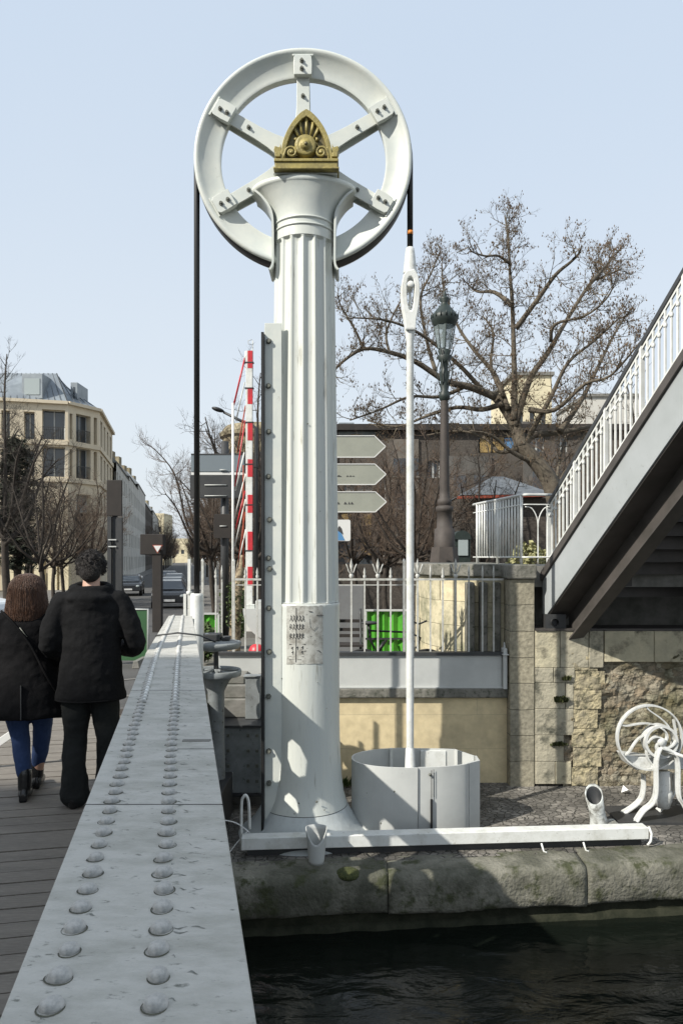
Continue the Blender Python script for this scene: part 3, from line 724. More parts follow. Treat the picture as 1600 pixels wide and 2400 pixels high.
# ============================================================ quay
def qy(X): return 7.24+.1*(X+1)
mb=MB(); mb.add([(-1.75,qy(-1.75)+.35,-1.45),(14,qy(14)+.35,-1.45),(14,10.6,-1.45),(-1.75,10.6,-1.45)],[(0,1,2,3)])
obj('quay_floor',mb,'cobble',kind='structure')
qw=empty('quay_edge_wall',(-1.7,qy(-1.7),-2),'mossy rounded stone quay edge running along the dark canal water','quay wall')
x=-1.75; i=0
while x<12:
    L=rng.uniform(1.6,2.6); x1=x+L
    prof=[(.10,-.42),(.03,-.40),(.012,-.37),(.004,-.29),(.0,-.20),(.0,-.12),(.008,-.065),(.03,-.025),(.065,-.006),(.12,.0),(.20,.003),(.29,.004),(.37,.004),(.45,.004),(.54,-.02)]
    nx=max(8,int(L/.05)); vs=[];fs=[]; dz=rng.uniform(-.012,.012); dy=rng.uniform(-.015,.015)
    for a in range(nx+1):
        X=x+.003+(L-.006)*a/nx
        end=1 if a in(0,nx) else 0
        for k,(py_,pz) in enumerate(prof):
            p=Vector((X,qy(X)+py_+dy,-1.45+pz+dz))
            nv=noise.noise(Vector((X*3,k*.35,1.7)))*.020+noise.noise(Vector((X*9,k*1.1,5)))*.012+noise.noise(Vector((X*21,k*2.3,5)))*.007
            if k<3: nv+=noise.noise(Vector((X*2.2,9,k*.4)))*.05
            p+=Vector((0,-.8,-.35))*(nv) ; 
            if end: p+=Vector((0,.012,-.008))
            vs.append(p)
    m_=len(prof)
    for a in range(nx):
        for k in range(m_-1): fs.append((a*m_+k,a*m_+k+1,(a+1)*m_+k+1,(a+1)*m_+k))
    fs.append(tuple(range(m_))); fs.append(tuple(nx*m_+k for k in range(m_)))
    mb=MB(); mb.add(vs,fs,True); mb.sm[-1]=mb.sm[-2]=False
    obj('coping_stone',mb,'quay_edge',qw); x=x1
mb=MB(); mb.add([(-1.75,qy(-1.75)+.09,-2.6),(14,qy(14)+.09,-2.6),(14,qy(14)+.09,-1.5),(-1.75,qy(-1.75)+.09,-1.5)],[(0,1,2,3)]); obj('wall_face',mb,'wet_stone',qw)
mb=MB()
vs=[];fs=[];n_=150
for a in range(n_+1):
    X=-1.75+a*.1; j=noise.noise(Vector((X*4,0,0)))*.03
    vs+=[(X,qy(X)+.05+j,-2.3),(X,qy(X)+.03+j,-1.975+j*.4),(X,qy(X)+.12,-1.95+j*.3)]
for a in range(n_):
    for k in range(2): fs.append((a*3+k,a*3+k+1,a*3+4+k,a*3+3+k))
mb.add(vs,fs,True); obj('footing_ledge',mb,'wet_stone',qw)
mb=MB(); mb.add([(-60,-60,-2.02),(60,-60,-2.02),(60,9,-2.02),(-60,9,-2.02)],[(0,1,2,3)]); obj('canal_water',mb,'water',kind='structure')
# abutment under the bridge end
ab=MB(); ab.add([(-30,8.15,-2.6),(-1.75,8.15,-2.6),(-1.75,8.15,-.06),(-30,8.15,-.06)],[(0,1,2,3)]); ab.add([(-1.75,7.0,-2.6),(-1.75,10.6,-2.6),(-1.75,10.6,-.06),(-1.75,8.15,-.06),(-1.75,8.15,-1.45),(-1.75,7.0,-1.45)],[(0,1,2,3,4,5)])
obj('abutment_wall',ab,'stone_grey',label='grey stone abutment wall under the landing of the bridge',cat='wall')

# long white kerb beam lying on the quay
lb=empty('quay_beam',(-1.06,7.78,-1.45),'long white steel beam lying along the quay in front of the column','steel beam')
mb=MB(); mb.bar((-1.056,7.85,-1.30),(3.35,8.16,-1.30),.15,.125); obj('beam_body',mb,'white',lb,bevel=.006)
mb=MB(); mb.bar((-1.0,7.90,-1.41),(3.3,8.20,-1.41),.09,.09); obj('beam_gap_shade',mb,'dark_metal',lb)  # dark bar standing in for the shadow gap under the beam
for px in (1270,1370):
    X=XW(px,8.0); yb=7.85+(X+1.056)*.0704-.10
    mb=MB(); mb.tube([(X-.02,yb-.015,-1.36),(X,yb-.03,-1.44),(X+.03,yb-.05,-1.445)],.010,6); obj('beam_clip',mb,'white',lb)
mb=MB(); mb.tube([(3.36,8.10,-1.23),(3.385,8.08,-1.30),(3.37,8.07,-1.38),(3.33,8.06,-1.42)],.014,6); obj('end_hook',mb,'white',lb)
# scoop-shaped bollard guard
sc=MB(); n=28;m=8; SX=XW(741,7.6);SY=7.66
vs=[];fs=[]
for j in range(m+1):
    t=j/m
    for k in range(n+1):
        a=2*math.pi*k/n; c=math.cos(a+math.pi/2)  # c=... front is -Y
        sn=math.sin(a); front=max(0,-math.sin(a))
        top=-1.075-.16*front**1.5; z=-1.45+(top+1.45)*t
        f=(z+1.45)/.37; r=.078+.035*f; vs.append((SX+r*math.cos(a),SY+r*.8*math.sin(a),z))
for j in range(m):
    for k in range(n): q=j*(n+1)+k; fs.append((q,q+1,q+n+2,q+n+1))
sc.add(vs,fs,True); o=obj('scoop_bollard',sc,'steel_panel',label='small grey scoop shaped bollard standing in front of the white beam',cat='bollard',origin=(SX,SY,-1.45)); sm=o.modifiers.new('s','SOLIDIFY'); sm.thickness=.008
# little hoop rail with ropes
hr=MB(); hx0=XW(566,7.95);hx1=XW(583,7.95)
hr.tube(smooth_line([(hx0,7.95,-1.42),(hx0,7.95,-.95),(hx0+.02,7.95,-.86),(hx0+.05,7.95,-.84),(hx1,7.95,-.93),(hx1+.01,7.95,-1.2)],4),.016,8)
o=obj('hoop_rail',hr,'white',label='small bent white tube hoop at the left end of the quay beam',cat='hoop rail',origin=(hx0,7.95,-1.45))
rpm=MB(); rpm.tube(smooth_line([(-1.25,7.8,-1.05),(-1.12,7.9,-1.12),(-.98,7.9,-1.22)],4),.007,5); rpm.tube(smooth_line([(-1.0,7.88,-1.2),(-1.1,7.85,-1.3),(-1.2,7.8,-1.42)],4),.006,5)
obj('mooring_rope',rpm,'paper',label='thin pale rope tied beside the small white hoop',cat='rope',origin=(-1.1,7.85,-1.2))

# ============================================================ machinery between the bridge and the column
cap=empty('capstan',(-1.515,8.95,-1.45),'grey capstan post with two stacked round handwheels beside the bridge end','capstan')
cx,cy=-1.515,8.95
mb=MB(); mb.lathe([(.15,-1.45),(.12,-1.3),(.10,-.4),(.10,.1),(.16,.22),(.20,.27)],(cx,cy,0),28); obj('post',mb,'machine',cap)
for z,nm in ((.33,'lower_wheel'),(.67,'upper_wheel')):
    mb=MB(); mb.lathe([(.30,z-.04),(.305,z-.03),(.305,z+.02),(.295,z+.035),(.28,z+.02),(.26,z-.01),(.20,z-.05),(.06,z-.075),(.05,z+.04),(.0,z+.04)] if nm=='lower_wheel' else [(.0,z-.08),(.12,z-.08),(.27,z-.05),(.30,z-.02),(.305,z+.01),(.295,z+.03),(.275,z+.025),(.22,z+.04),(.0,z+.05)],(cx,cy,0),40)
    wo=obj(nm,mb,'machine',cap)
    if nm=='lower_wheel':
        for k in range(5):
            a=k*1.2566+.4; m2=MB(); m2.tube([(cx+.05*math.cos(a),cy+.05*math.sin(a),z+.03),(cx+.28*math.cos(a),cy+.28*math.sin(a),z+.005)],.016,6); obj('spoke',m2,'machine',wo)
mb=MB(); mb.lathe([(.03,.36),(.03,.62)],(cx,cy,0),12); obj('spindle',mb,'dark_metal',cap)
mb=MB(); mb.box2((cx-.16,cy-.12,.722),(cx+.06,cy+.1,.80)); mb.box2((cx+.07,cy-.06,.72),(cx+.17,cy+.08,.765)); obj('lock_box',mb,'dark_metal',cap,bevel=.01)
mb=MB(); mb.lathe([(0,.807),(.02,.803),(.022,.80)],(cx-.1,cy-.05,0),10); obj('cap_nut',mb,'white',cap)
gb=empty('gear_housing',(-1.25,9.4,-1.45),'grey box housing with rows of square bolts beneath the capstan','machine housing')
mb=MB(); mb.box2((-1.62,9.3,-1.25),(-1.01,9.9,-.42)); obj('casing',mb,'machine',gb,bevel=.01)
mb=MB(); mb.box2((-1.66,9.27,-.42),(-1.0,9.9,-.39)); mb.box2((-1.66,9.27,-1.28),(-1.0,9.9,-1.25)); obj('cover_lip',mb,'dark_metal',gb)
for i in range(4):
    for j in range(3):
        mb=MB(); xx=(-1.42,-1.17,-1.06)[j]; z=-.52-i*.19; mb.box((xx,9.29,z),(.035,.03,.035)); obj('bolt',mb,'bolt',gb)
mb=MB(); mb.box2((-1.5,9.275,-1.2),(-1.36,9.30,-.98)); obj('hatch',mb,'steel_panel',gb,bevel=.004)
mb=MB(); mb.box2((-1.74,9.5,-1.45),(-.98,10.3,-1.2501)) ; obj('base_block',mb,'concrete',gb)
st=empty('stone_steps',(-1.3,10.0,-1.45),'dark stone steps stacked behind the capstan','steps')
for k,(x0,x1,y0,z0,z1) in enumerate(((-1.70,-1.25,9.72,-.385,-.15),(-1.70,-1.25,9.80,-.145,.02),(-1.66,-1.30,9.9,.025,.13),(-1.18,-.92,9.76,-.385,-.09),(-1.16,-.92,9.88,-.085,.10))):
    mb=MB(); mb.box2((x0,y0,z0),(x1,10.35,z1)); obj('step',mb,'concrete',st,bevel=.01)
mb=MB(); mb.box2((-1.25,9.62,-.385),(-1.06,9.75,.16)); mb.box2((-1.27,9.60,.16),(-1.05,9.76,.18)); obj('junction_box',mb,'machine',st,bevel=.006)
mb=MB(); mb.box2((-1.74,8.3,-1.45),(-1.35,9.2,-.95)); obj('cable_trough',mb,'dark_metal',label='dark steel trough standing on the quay beside the abutment',cat='trough',bevel=.01,origin=(-1.5,8.7,-1.45))
# ============================================================ embankment wall behind the quay
rng=random.Random(11)
WYY=10.38
ew=empty('embankment_wall',(1,WYY,-1.45),'sunlit sandstone embankment wall below the grey steel panel and fence','wall')
XR=XW(1188,WYY)
mb=MB(); mb.box2((-1.75,WYY+.02,-1.5),(XR,10.8,-.25)); obj('ashlar_face',mb,'stone',ew)
mb=MB(); mb.box2((-1.75,WYY-.05,-.25),(XR+.01,10.8,-.115)); obj('ledge',mb,'coping',ew,bevel=.02)
mb=MB(); mb.box2((-1.75,WYY+.3,-.115),(XR,10.8,-.02)); obj('backing',mb,'concrete',ew)
# steel parapet panel
sp_=empty('steel_parapet',(.5,WYY,-.115),'plain grey sheet steel parapet panel on the stone ledge under the fence','parapet')
for x0,x1 in ((-1.74,-.16),(-.153,.925),(.935,2.24)):
    mb=MB(); mb.box2((x0,WYY-.02,-.113),(x1,WYY+.0,.365)); obj('panel',mb,'steel_panel',sp_,bevel=.002)
mb=MB(); mb.box2((-1.74,WYY-.05,.365),(2.25,WYY+.10,.39)); mb.box2((-1.74,WYY-.05,.345),(2.25,WYY-.045,.365)); obj('top_angle',mb,'dark_metal',sp_)
mb=MB(); mb.box2((-1.74,WYY-.045,-.113),(2.25,WYY-.022,-.095)); obj('foot_angle',mb,'steel_panel',sp_)
mb=MB(); mb.box2((2.25,WYY-.10,-.113),(2.30,WYY+.05,.45)); mb.box2((2.235,WYY-.13,.36),(2.32,WYY+.02,.372)); mb.prism([(0,.372),(.12,.372),(.12,.52),(.08,.53)],lambda a,b,h:Vector((2.27+h,WYY-.11+a,b)),0,.012); obj('end_bracket',mb,'steel_panel',sp_)
mb=MB(); mb.box2((.905,WYY-.04,-.11),(.925,WYY-.02,.40)); obj('joint_post',mb,'white',sp_)
# spiked fence on top of the panel
fe=empty('spiked_fence',(.5,WYY+.05,.39),'white spiked iron railing on the steel parapet above the embankment wall','fence')
FY=WYY+.04
mb=MB(); mb.bar((-1.5,FY,ZW(1358,FY)),(2.28,FY,ZW(1358,FY)),.03,.028); obj('rail',mb,'fence',fe)
mb=MB(); mb.bar((-1.5,FY,ZW(1371,FY)),(1.05,FY,ZW(1371,FY)),.02,.012); obj('rail',mb,'fence',fe)
fz=.39; zt=ZW(1358,FY)
def bar_short():
    m=MB(); m.bar((0,0,0),(0,0,zt-fz+.06),.022,.022,up=(0,1,0)); m.lathe([(.018,zt-fz+.02),(.024,zt-fz+.045),(.012,zt-fz+.07),(.02,zt-fz+.10),(.001,zt-fz+.17)],(0,0,0),8); return m
def bar_trident():
    m=MB(); h=zt-fz; m.bar((0,0,0),(0,0,h+.16),.024,.024,up=(0,1,0)); m.lathe([(.016,h+.15),(.024,h+.2),(.001,h+.30)],(0,0,0),8)
    m.lathe([(.02,h+.02),(.034,h+.05),(.02,h+.08)],(0,0,0),8)
    for s in (-1,1): m.tube(smooth_line([(0,0,h+.07),(s*.035,0,h+.11),(s*.05,0,h+.16),(s*.075,0,h+.22)],3),[.009]*9+[.004],5)
    for s in (-1,1): m.tube([(0,s*.01,h+.07),(0,s*.05,h+.15),(0,s*.06,h+.2)],[.009,.008,.003],5)
    return m
def bar_tall():
    m=MB(); m.bar((0,0,-.5),(0,0,ZW(1314,FY)-fz),.034,.034,up=(0,1,0)); m.lathe([(.024,ZW(1314,FY)-fz),(.001,ZW(1308,FY)-fz)],(0,0,0),4); return m
def bar_plain():
    m=MB(); h=zt-fz; m.bar((0,0,0),(0,0,h),.02,.02,up=(0,1,0)); m.tube([(0,0,h),(0,0,h+.10),(0,0,h+.2)],[.012,.016,.002],6); return m
kinds={'s':obj('bar',bar_short(),'fence'),'t':obj('bar',bar_trident(),'fence'),'T':obj('bar',bar_tall(),'fence'),'p':obj('bar',bar_plain(),'fence')}
used=set()
lay=[(475,'T'),(506,'s'),(520,'p'),(548,'T'),(575,'s'),(603,'s'),(823,'t'),(854,'s'),(885,'t'),(915,'s'),(946,'T'),(978,'t'),(1008,'p'),(1037,'s'),(1067,'t'),(1098,'p'),(1130,'p'),(1156,'p')]
for px,k in lay:
    o=kinds[k] if k not in used else kinds[k].copy()
    if k in used: col.objects.link(o)
    used.add(k); o.parent=fe; o.location=Vector((XW(px,FY),FY,fz))-fe.location
# tall white rail posts by the bridge end
for k,(px,y0,y1) in enumerate(((444,1310,1450),(434,1392,1460))):
    mb=MB(); Yp=8.75+k*.1; X=XW(px,Yp); mb.box2((X-.016,Yp-.02,0 if False else ZW(y1+90,Yp)),(X+.016,Yp+.02,ZW(y0,Yp))); mb.lathe([(.03,ZW(y0,Yp)-.42),(.038,ZW(y0,Yp)-.40),(.03,ZW(y0,Yp)-.38)],(X,Yp,0),8)
    obj('rail_post',mb,'white',label=('tall square white post just left of the cable sleeve','short square white post at the far end of the girder')[k],cat='post',group='white posts at the bridge end',origin=(X,Yp,.4))

# ============================================================ stone pillar, right wall, parapet block
PX0=XR+.003; PX1=XW(1252,10.22)
mb=MB(); mb.box2((PX0,10.22,-1.5),(PX1,10.75,ZW(1357,10.22))); 
sp=empty('stone_pillar',(2.5,10.3,-1.45),'square grey ashlar stone pillar at the foot of the footbridge','pillar'); obj('pillar_shaft',mb,'stone_grey',sp,bevel=.012)
mb=MB(); mb.box2((PX0-.045,10.17,ZW(1357,10.2)),(PX1+.02,10.8,1.62)); obj('pillar_cap',mb,'coping',sp,bevel=.02)
# curved parapet block behind the fence
pb=empty('curved_parapet',(1.8,11,0),'curved stained limestone parapet wall behind the spiked railing','parapet wall')
foot=[(PX0+.02,10.60),(2.22,10.62),(2.02,10.72),(1.80,10.90),(1.60,11.15),(1.42,11.5),(1.32,11.9),(1.30,12.4),(1.32,13.2),(1.6,14.6)]
fp=smooth_line([(a,b,0) for a,b in foot],4)
def block(mb,fp,z0,z1,off=0):
    n=len(fp); pts=[Vector((p.x,p.y,0)) for p in fp]
    if off:
        q=[]
        for i,p in enumerate(pts):
            d=(pts[min(i+1,n-1)]-pts[max(i-1,0)]).normalized(); q.append(p+Vector((-d.y,d.x,0))*(-off))
        pts=q
    poly=pts+[Vector((PX1,14.6,0)),Vector((PX1,10.60,0))]
    mb.prism([(p.x,p.y) for p in poly],lambda a,b,h:Vector((a,b,h)),z0,z1)
mb=MB(); block(mb,fp,-.1,ZW(1350,11)+.0); obj('wall_body',mb,'stone_parapet',pb)
mb=MB(); block(mb,fp,ZW(1350,11),1.62,-.07); obj('wall_coping',mb,'coping',pb,bevel=.015)
for px in (1100,1128,1158):
    mb=MB(); X=XW(px,10.75); Yb=10.60-0.04+ (2.1-X)*.35 if X<2.1 else 10.56; mb.box2((X-.05,Yb-.03,-.05),(X+.05,Yb+.4,1.36)); obj('drip_pilaster',mb,'coping',pb,bevel=.02)

# right wall: ashlar quoins + rubble, real relief
rw=empty('rubble_wall',(4,10.25,-1.45),'rough rubble and ashlar wall under the footbridge','rubble wall')
def rubblemat():
    m=bpy.data.materials.new('rubble'); m.use_nodes=True; n,l=NT(m); b=n['Principled BSDF']; b.inputs['Roughness'].default_value=.95; b.inputs['Specular IOR Level'].default_value=.2
    tc=n.new('ShaderNodeTexCoord'); mp=n.new('ShaderNodeMapping'); mp.inputs['Scale'].default_value=(1,.3,1.7); l.new(tc.outputs['Object'],mp.inputs[0])
    nz0=n.new('ShaderNodeTexNoise'); nz0.inputs['Scale'].default_value=4; nz0.inputs['Detail'].default_value=3; l.new(mp.outputs[0],nz0.inputs['Vector'])
    va=n.new('ShaderNodeVectorMath'); va.operation='MULTIPLY_ADD'; l.new(nz0.outputs['Color'],va.inputs[0]); va.inputs[1].default_value=(.34,.34,.34); l.new(mp.outputs[0],va.inputs[2])
    vo=n.new('ShaderNodeTexVoronoi'); vo.inputs['Scale'].default_value=8; l.new(va.outputs[0],vo.inputs['Vector'])
    ve=n.new('ShaderNodeTexVoronoi'); ve.feature='DISTANCE_TO_EDGE'; ve.inputs['Scale'].default_value=8; l.new(va.outputs[0],ve.inputs['Vector'])
    sc_=n.new('ShaderNodeSeparateColor'); l.new(vo.outputs['Color'],sc_.inputs[0])
    cr=n.new('ShaderNodeValToRGB'); e=cr.color_ramp.elements; e[0].color=(.23,.20,.15,1); e[1].color=(.36,.33,.25,1)
    e.new(.3).color=(.29,.26,.20,1); e.new(.6).color=(.25,.20,.14,1); e.new(.8).color=(.34,.31,.24,1); l.new(sc_.outputs[0],cr.inputs[0])
    nz=n.new('ShaderNodeTexNoise'); nz.inputs['Scale'].default_value=9; nz.inputs['Detail'].default_value=10; nz.inputs['Roughness'].default_value=.75; l.new(tc.outputs['Object'],nz.inputs['Vector'])
    rp=n.new('ShaderNodeMapRange'); rp.inputs[1].default_value=.46; rp.inputs[2].default_value=.66; l.new(nz.outputs['Fac'],rp.inputs[0])
    mx=n.new('ShaderNodeMix'); mx.data_type='RGBA'; l.new(rp.outputs[0],mx.inputs[0]); l.new(cr.outputs[0],mx.inputs[6]); mx.inputs[7].default_value=(.13,.115,.085,1)
    r2=n.new('ShaderNodeMapRange'); r2.inputs[2].default_value=.035; l.new(ve.outputs['Distance'],r2.inputs[0])
    m2=n.new('ShaderNodeMix'); m2.data_type='RGBA'; l.new(r2.outputs[0],m2.inputs[0]); m2.inputs[6].default_value=(.20,.18,.13,1); l.new(mx.outputs[2],m2.inputs[7])
    ns=n.new('ShaderNodeTexNoise'); ns.inputs['Scale'].default_value=1.1; ns.inputs['Detail'].default_value=6; l.new(tc.outputs['Object'],ns.inputs['Vector'])
    rs=n.new('ShaderNodeMapRange'); rs.inputs[1].default_value=.42; rs.inputs[2].default_value=.62; l.new(ns.outputs['Fac'],rs.inputs[0])
    m3=n.new('ShaderNodeMix'); m3.data_type='RGBA'; m3.blend_type='MULTIPLY'; l.new(rs.outputs[0],m3.inputs[0]); l.new(m2.outputs[2],m3.inputs[6]); m3.inputs[7].default_value=(.50,.53,.40,1)
    l.new(m3.outputs[2],b.inputs['Base Color'])
    ad=n.new('ShaderNodeMath'); ad.operation='ADD'; l.new(r2.outputs[0],ad.inputs[0]); l.new(nz.outputs['Fac'],ad.inputs[1])
    bp=n.new('ShaderNodeBump'); bp.inputs['Strength'].default_value=.7; bp.inputs['Distance'].default_value=.035; l.new(ad.outputs[0],bp.inputs['Height']); l.new(bp.outputs[0],b.inputs['Normal'])
    return m
M['rubble']=rubblemat()
def relief(x0,x1,z0,z1,Y,amp,sc,st=.03,sd_=0):
    m=MB(); nx=int((x1-x0)/st); nz=int((z1-z0)/st); vs=[];fs=[]
    for j in range(nz+1):
        for i in range(nx+1):
            X=x0+(x1-x0)*i/nx; Z=z0+(z1-z0)*j/nz
            d=noise.noise(Vector((X*sc,Z*sc*1.5,sd_)))+.6*noise.noise(Vector((X*sc*2.7,Z*sc*3.3,sd_+4)))+.4*noise.noise(Vector((X*sc*6,Z*sc*6,sd_+7)))
            vs.append((X,Y+d*amp,Z))
    for j in range(nz):
        for i in range(nx): q=j*(nx+1)+i; fs.append((q,q+1,q+nx+2,q+nx+1))
    m.add(vs,fs,False); return m
XA=PX1+.01; 
obj('rubble_face',relief(XA+.38,9.5,-1.5,.42,10.26,.055,3.1,.03,3),'rubble',rw)
M['rough_pale']=mat('rough pale stone',(.44,.38,.24),.95,c2=(.26,.23,.16),scale=5,lo=.4,hi=.6,c3=(.10,.095,.06),s3=13,lo3=.52,hi3=.64,bump=1.0,bscale=22)
for k in range(7):
    z0=-1.44+k*.265; obj('rough_block',relief(XA+.50+.02*(k%2),XA+.86+.05*(k%3),z0+.004,z0+.261,10.222,.018,5,.022,20+k),'rough_pale',rw)
# ashlar quoins on the left part and course on top
def ash(x0,x1,z0,z1,Y=10.215,mm='stone_grey',c=None):
    m=MB(); m.box2((x0,Y+rng.uniform(-.006,.006),z0),(x1,10.7,z1)); return obj('ashlar_block',m,c or 'quoin',rw,bevel=.007)
M['quoin']=mat('weathered ashlar', (.42,.385,.29), .95, c2=(.28,.26,.20), scale=2.5, lo=.4,hi=.65, c3=(.08,.08,.06), s3=3.2, lo3=.50, hi3=.66, bump=.9, bscale=16)
M['quoin_pale']=mat('pale ashlar', (.52,.47,.33), .95, c2=(.36,.33,.24), scale=3, lo=.4,hi=.65, c3=(.12,.11,.08), s3=4, lo3=.54, hi3=.7, bump=.8, bscale=16)
zr=[ZW(y,10.22) for y in (1838,1785,1723,1661,1600,1565,1478)]
widths=[[(0,.36),(.37,.66)],[(0,.52)],[(0,.70)],[(0,.55),(.56,.70)],[(0,.33),(.34,.72)],[(0,.45),(.46,.98),(.99,1.25)],]
for r in range(6):
    for a,b in widths[r]: ash(XA+a*.75,XA+b*.75-.0,zr[r]+.002,zr[r+1]-.002,c='quoin' if rng.random()<.7 else 'quoin_pale')
x=XA+.95
while x<9.3:
    L=rng.uniform(.45,.9); ash(x+.004,x+L-.004,.30+rng.uniform(-.03,.03),zr[6]-.004,c='quoin_pale' if x<4.6 else 'quoin'); x+=L
mb=MB(); mb.box2((XA+.3,10.24,-1.5),(9.5,10.9,.30)); mb.v=[Vector((v.x,v.y+.08,v.z)) for v in mb.v]; obj('core',mb,'quoin',rw)
mb=MB(); mb.box2((XA,10.20,zr[6]),(9.5,10.75,zr[6]+.03)); obj('top_course',mb,'soffit',rw)
for (x,z,rx,rz) in ((3.0,-.25,.12,.07),(3.05,.02,.06,.05),(4.95,-.9,.05,.03)):
    pass
# dark void under the landing
vo_=empty('landing_vault',(5,12,0),'dark concrete vault under the footbridge landing','vault')
mb=MB(); mb.box2((PX1,12.3,-.2),(9.6,12.5,1.3)); obj('back_wall',mb,'concrete',vo_)
mb=MB(); mb.box2((PX1,10.75,-.2),(9.6,12.3,.3)); obj('floor_slab',mb,'concrete',vo_)
mb=MB(); mb.box2((PX1+.03,10.45,1.3),(9.6,12.5,1.60)); obj('landing_slab',mb,'concrete',vo_)

# ============================================================ footbridge stair
T0=-.12; T1=6.6
wv=Vector((1,.2123,0)).normalized()
SL=.776
def A(t,dz=0,off=0): return Vector((2.853+.2123*t,10.3-t,.92+SL*t+dz))+wv*off
fb=empty('footbridge_stair',(2.853,10.3,.92),'white steel footbridge stair rising over the canal on the right','footbridge')
def slab(off0,off1,dz0,dz1,t0=T0,t1=T1):
    m=MB(); vs=[A(t,dz,off) for t in (t0,t1) for dz in (dz0,dz1) for off in (off0,off1)]
    m.add(vs,[(0,1,3,2),(4,6,7,5),(0,4,5,1),(2,3,7,6),(0,2,6,4),(1,5,7,3)]); return m
obj('fascia_plate',slab(0,.02,0,.56),'fascia',fb,bevel=.003)
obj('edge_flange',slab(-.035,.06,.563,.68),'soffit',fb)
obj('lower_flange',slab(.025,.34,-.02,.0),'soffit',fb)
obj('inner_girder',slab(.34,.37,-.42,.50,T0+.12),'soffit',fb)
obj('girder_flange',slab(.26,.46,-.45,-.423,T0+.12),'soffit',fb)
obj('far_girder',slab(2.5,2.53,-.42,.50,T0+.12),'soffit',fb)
obj('far_fascia',slab(2.85,2.87,0,.56),'paint_clean',fb)
mb=MB()
t=T0
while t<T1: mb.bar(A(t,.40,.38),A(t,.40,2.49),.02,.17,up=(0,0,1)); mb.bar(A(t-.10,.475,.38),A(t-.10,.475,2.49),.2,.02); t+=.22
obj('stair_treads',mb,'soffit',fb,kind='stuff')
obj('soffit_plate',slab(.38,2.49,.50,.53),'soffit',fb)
for off,hh in ((.40,0.0),): pass
mb=MB(); mb.lathe([(.05,-.05),(.05,.05)],(XW(1298,10.2),10.2,ZW(1458,10.2)),12,axis='Y'); mb.box2((2.82,10.22,.70),(3.1,10.4,.93)); obj('bearing_shoe',mb,'dark_metal',fb)
# railing of the stair
rl=empty('stair_railing',(2.853,10.3,1.6),'white steel balustrade climbing along the footbridge stair','railing')
RT=1.53
off=.03
mb=MB(); mb.bar(A(0,RT,off),A(T1,RT,off),.05,.05); obj('handrail',mb,'dark_metal',rl)
mb=MB(); mb.bar(A(0,RT-.05,off),A(T1,RT-.05,off),.02,.03); obj('top_rail',mb,'white',rl)
mb=MB(); mb.bar(A(0,RT-.17,off),A(T1,RT-.17,off),.015,.02); obj('sub_rail',mb,'white',rl)
mb=MB(); mb.bar(A(0,.76,off),A(T1,.76,off),.02,.03); obj('bottom_rail',mb,'white',rl)
mb=MB(); mb.bar((0,0,0),(0,0,RT-.76-.05),.018,.024,up=(0,1,0)); mb.lathe([(.02,RT-1.0),(.026,RT-.98),(.02,RT-.96)],(0,0,0),6); bal=obj('baluster',mb,'white')
mb=MB(); mb.box2((-.024,-.02,0),(.024,.02,RT-.66)); pst=obj('newel_post',mb,'white')
first=[True,True]
k=0; t=0.0
while t<T1-.05:
    isp=(k%7==0)
    src=pst if isp else bal; fi=0 if isp else 1
    o=src if first[fi] else src.copy()
    if not first[fi]: col.objects.link(o)
    first[fi]=False; o.parent=rl; o.location=A(t,.66 if isp else .76,off)-rl.location; o.rotation_euler=(0,0,.21)
    t+=.1 if isp or (k%7==6) else .1; k+=1
# landing railings
lr=empty('landing_railing',(2.3,11,1.62),'white curved balustrade round the stone landing','railing')
pl_=smooth_line([(2.93,10.26,0),(2.66,10.24,0),(2.50,10.30,0),(2.36,11.1,0),(2.20,12.0,0),(2.18,12.25,0)],3)
for z,nm,h in ((2.585,'handrail',.035),(2.45,'sub_rail',.015),(1.72,'bottom_rail',.02)):
    mb=MB(); mb.tube([(p.x,p.y,z) for p in pl_],h*.6,6); obj(nm,mb,'white' if nm!='handrail' else 'steel_panel',lr)
for i in range(17):
    t=i/16; p=Vector((2.50,10.30,0)).lerp(Vector((2.20,12.0,0)),t)
    mb=MB(); r=.022 if i in (0,8,16) else .013; z0=1.62 if r>.02 else 1.72; mb.tube([(p.x,p.y,z0),(p.x,p.y,2.58)],r,6)
    obj('post' if r>.02 else 'baluster',mb,'white',lr)
mb=MB(); X=2.72
for s in (-1,1): mb.tube(smooth_line([(X,10.25,1.63),(X,10.25,2.1),(X+s*.02,10.25,2.28),(X+s*.09,10.25,2.40),(X+s*.18,10.25,2.42)],4),.008,5)
obj('arched_bars',mb,'white',lr)

# ============================================================ winch on the right quay
wi=empty('hand_winch',(3.85,8.9,-1.45),'white iron hand winch with a curved spoke wheel standing on the quay','winch')
W_=8.9; wz=lambda y:ZW(y,W_); wx=lambda x:XW(x,W_)
WC=Vector((wx(1520),W_,wz(1728))); WR=.395
def ringm(mb,c,r,w,d,n=48): mb.lathe([(r-w,-d),(r,-d),(r,d),(r-w,d),(r-w,-d)],c,n,axis='Y',smooth=True,sharp=True)
mb=MB(); ringm(mb,WC,WR,.018,.035); rim=obj('wheel_rim',mb,'winch',wi)
HC=Vector((wx(1544),W_,wz(1736)))
mb=MB(); ringm(mb,HC,.20,.03,.07); obj('drum_ring',mb,'winch',wi)
mb=MB(); mb.lathe([(0,-.09),(.05,-.09),(.05,.12),(0,.12)],HC,20,axis='Y'); obj('hub',mb,'winch',wi)
for k in range(6):
    a0=R(30+60*k); pts=[]
    for i in range(9):
        t=i/8; a=a0+1.15*math.sin(t*math.pi*.5)*1.0; r=.17+(WR-.03-.17)*t
        cc=HC.lerp(WC,t); pts.append(cc+Vector((math.cos(a)*r,0,math.sin(a)*r)))
    mb=MB(); mb.ribbon(pts,.014,.055); obj('curved_spoke',mb,'winch',wi)
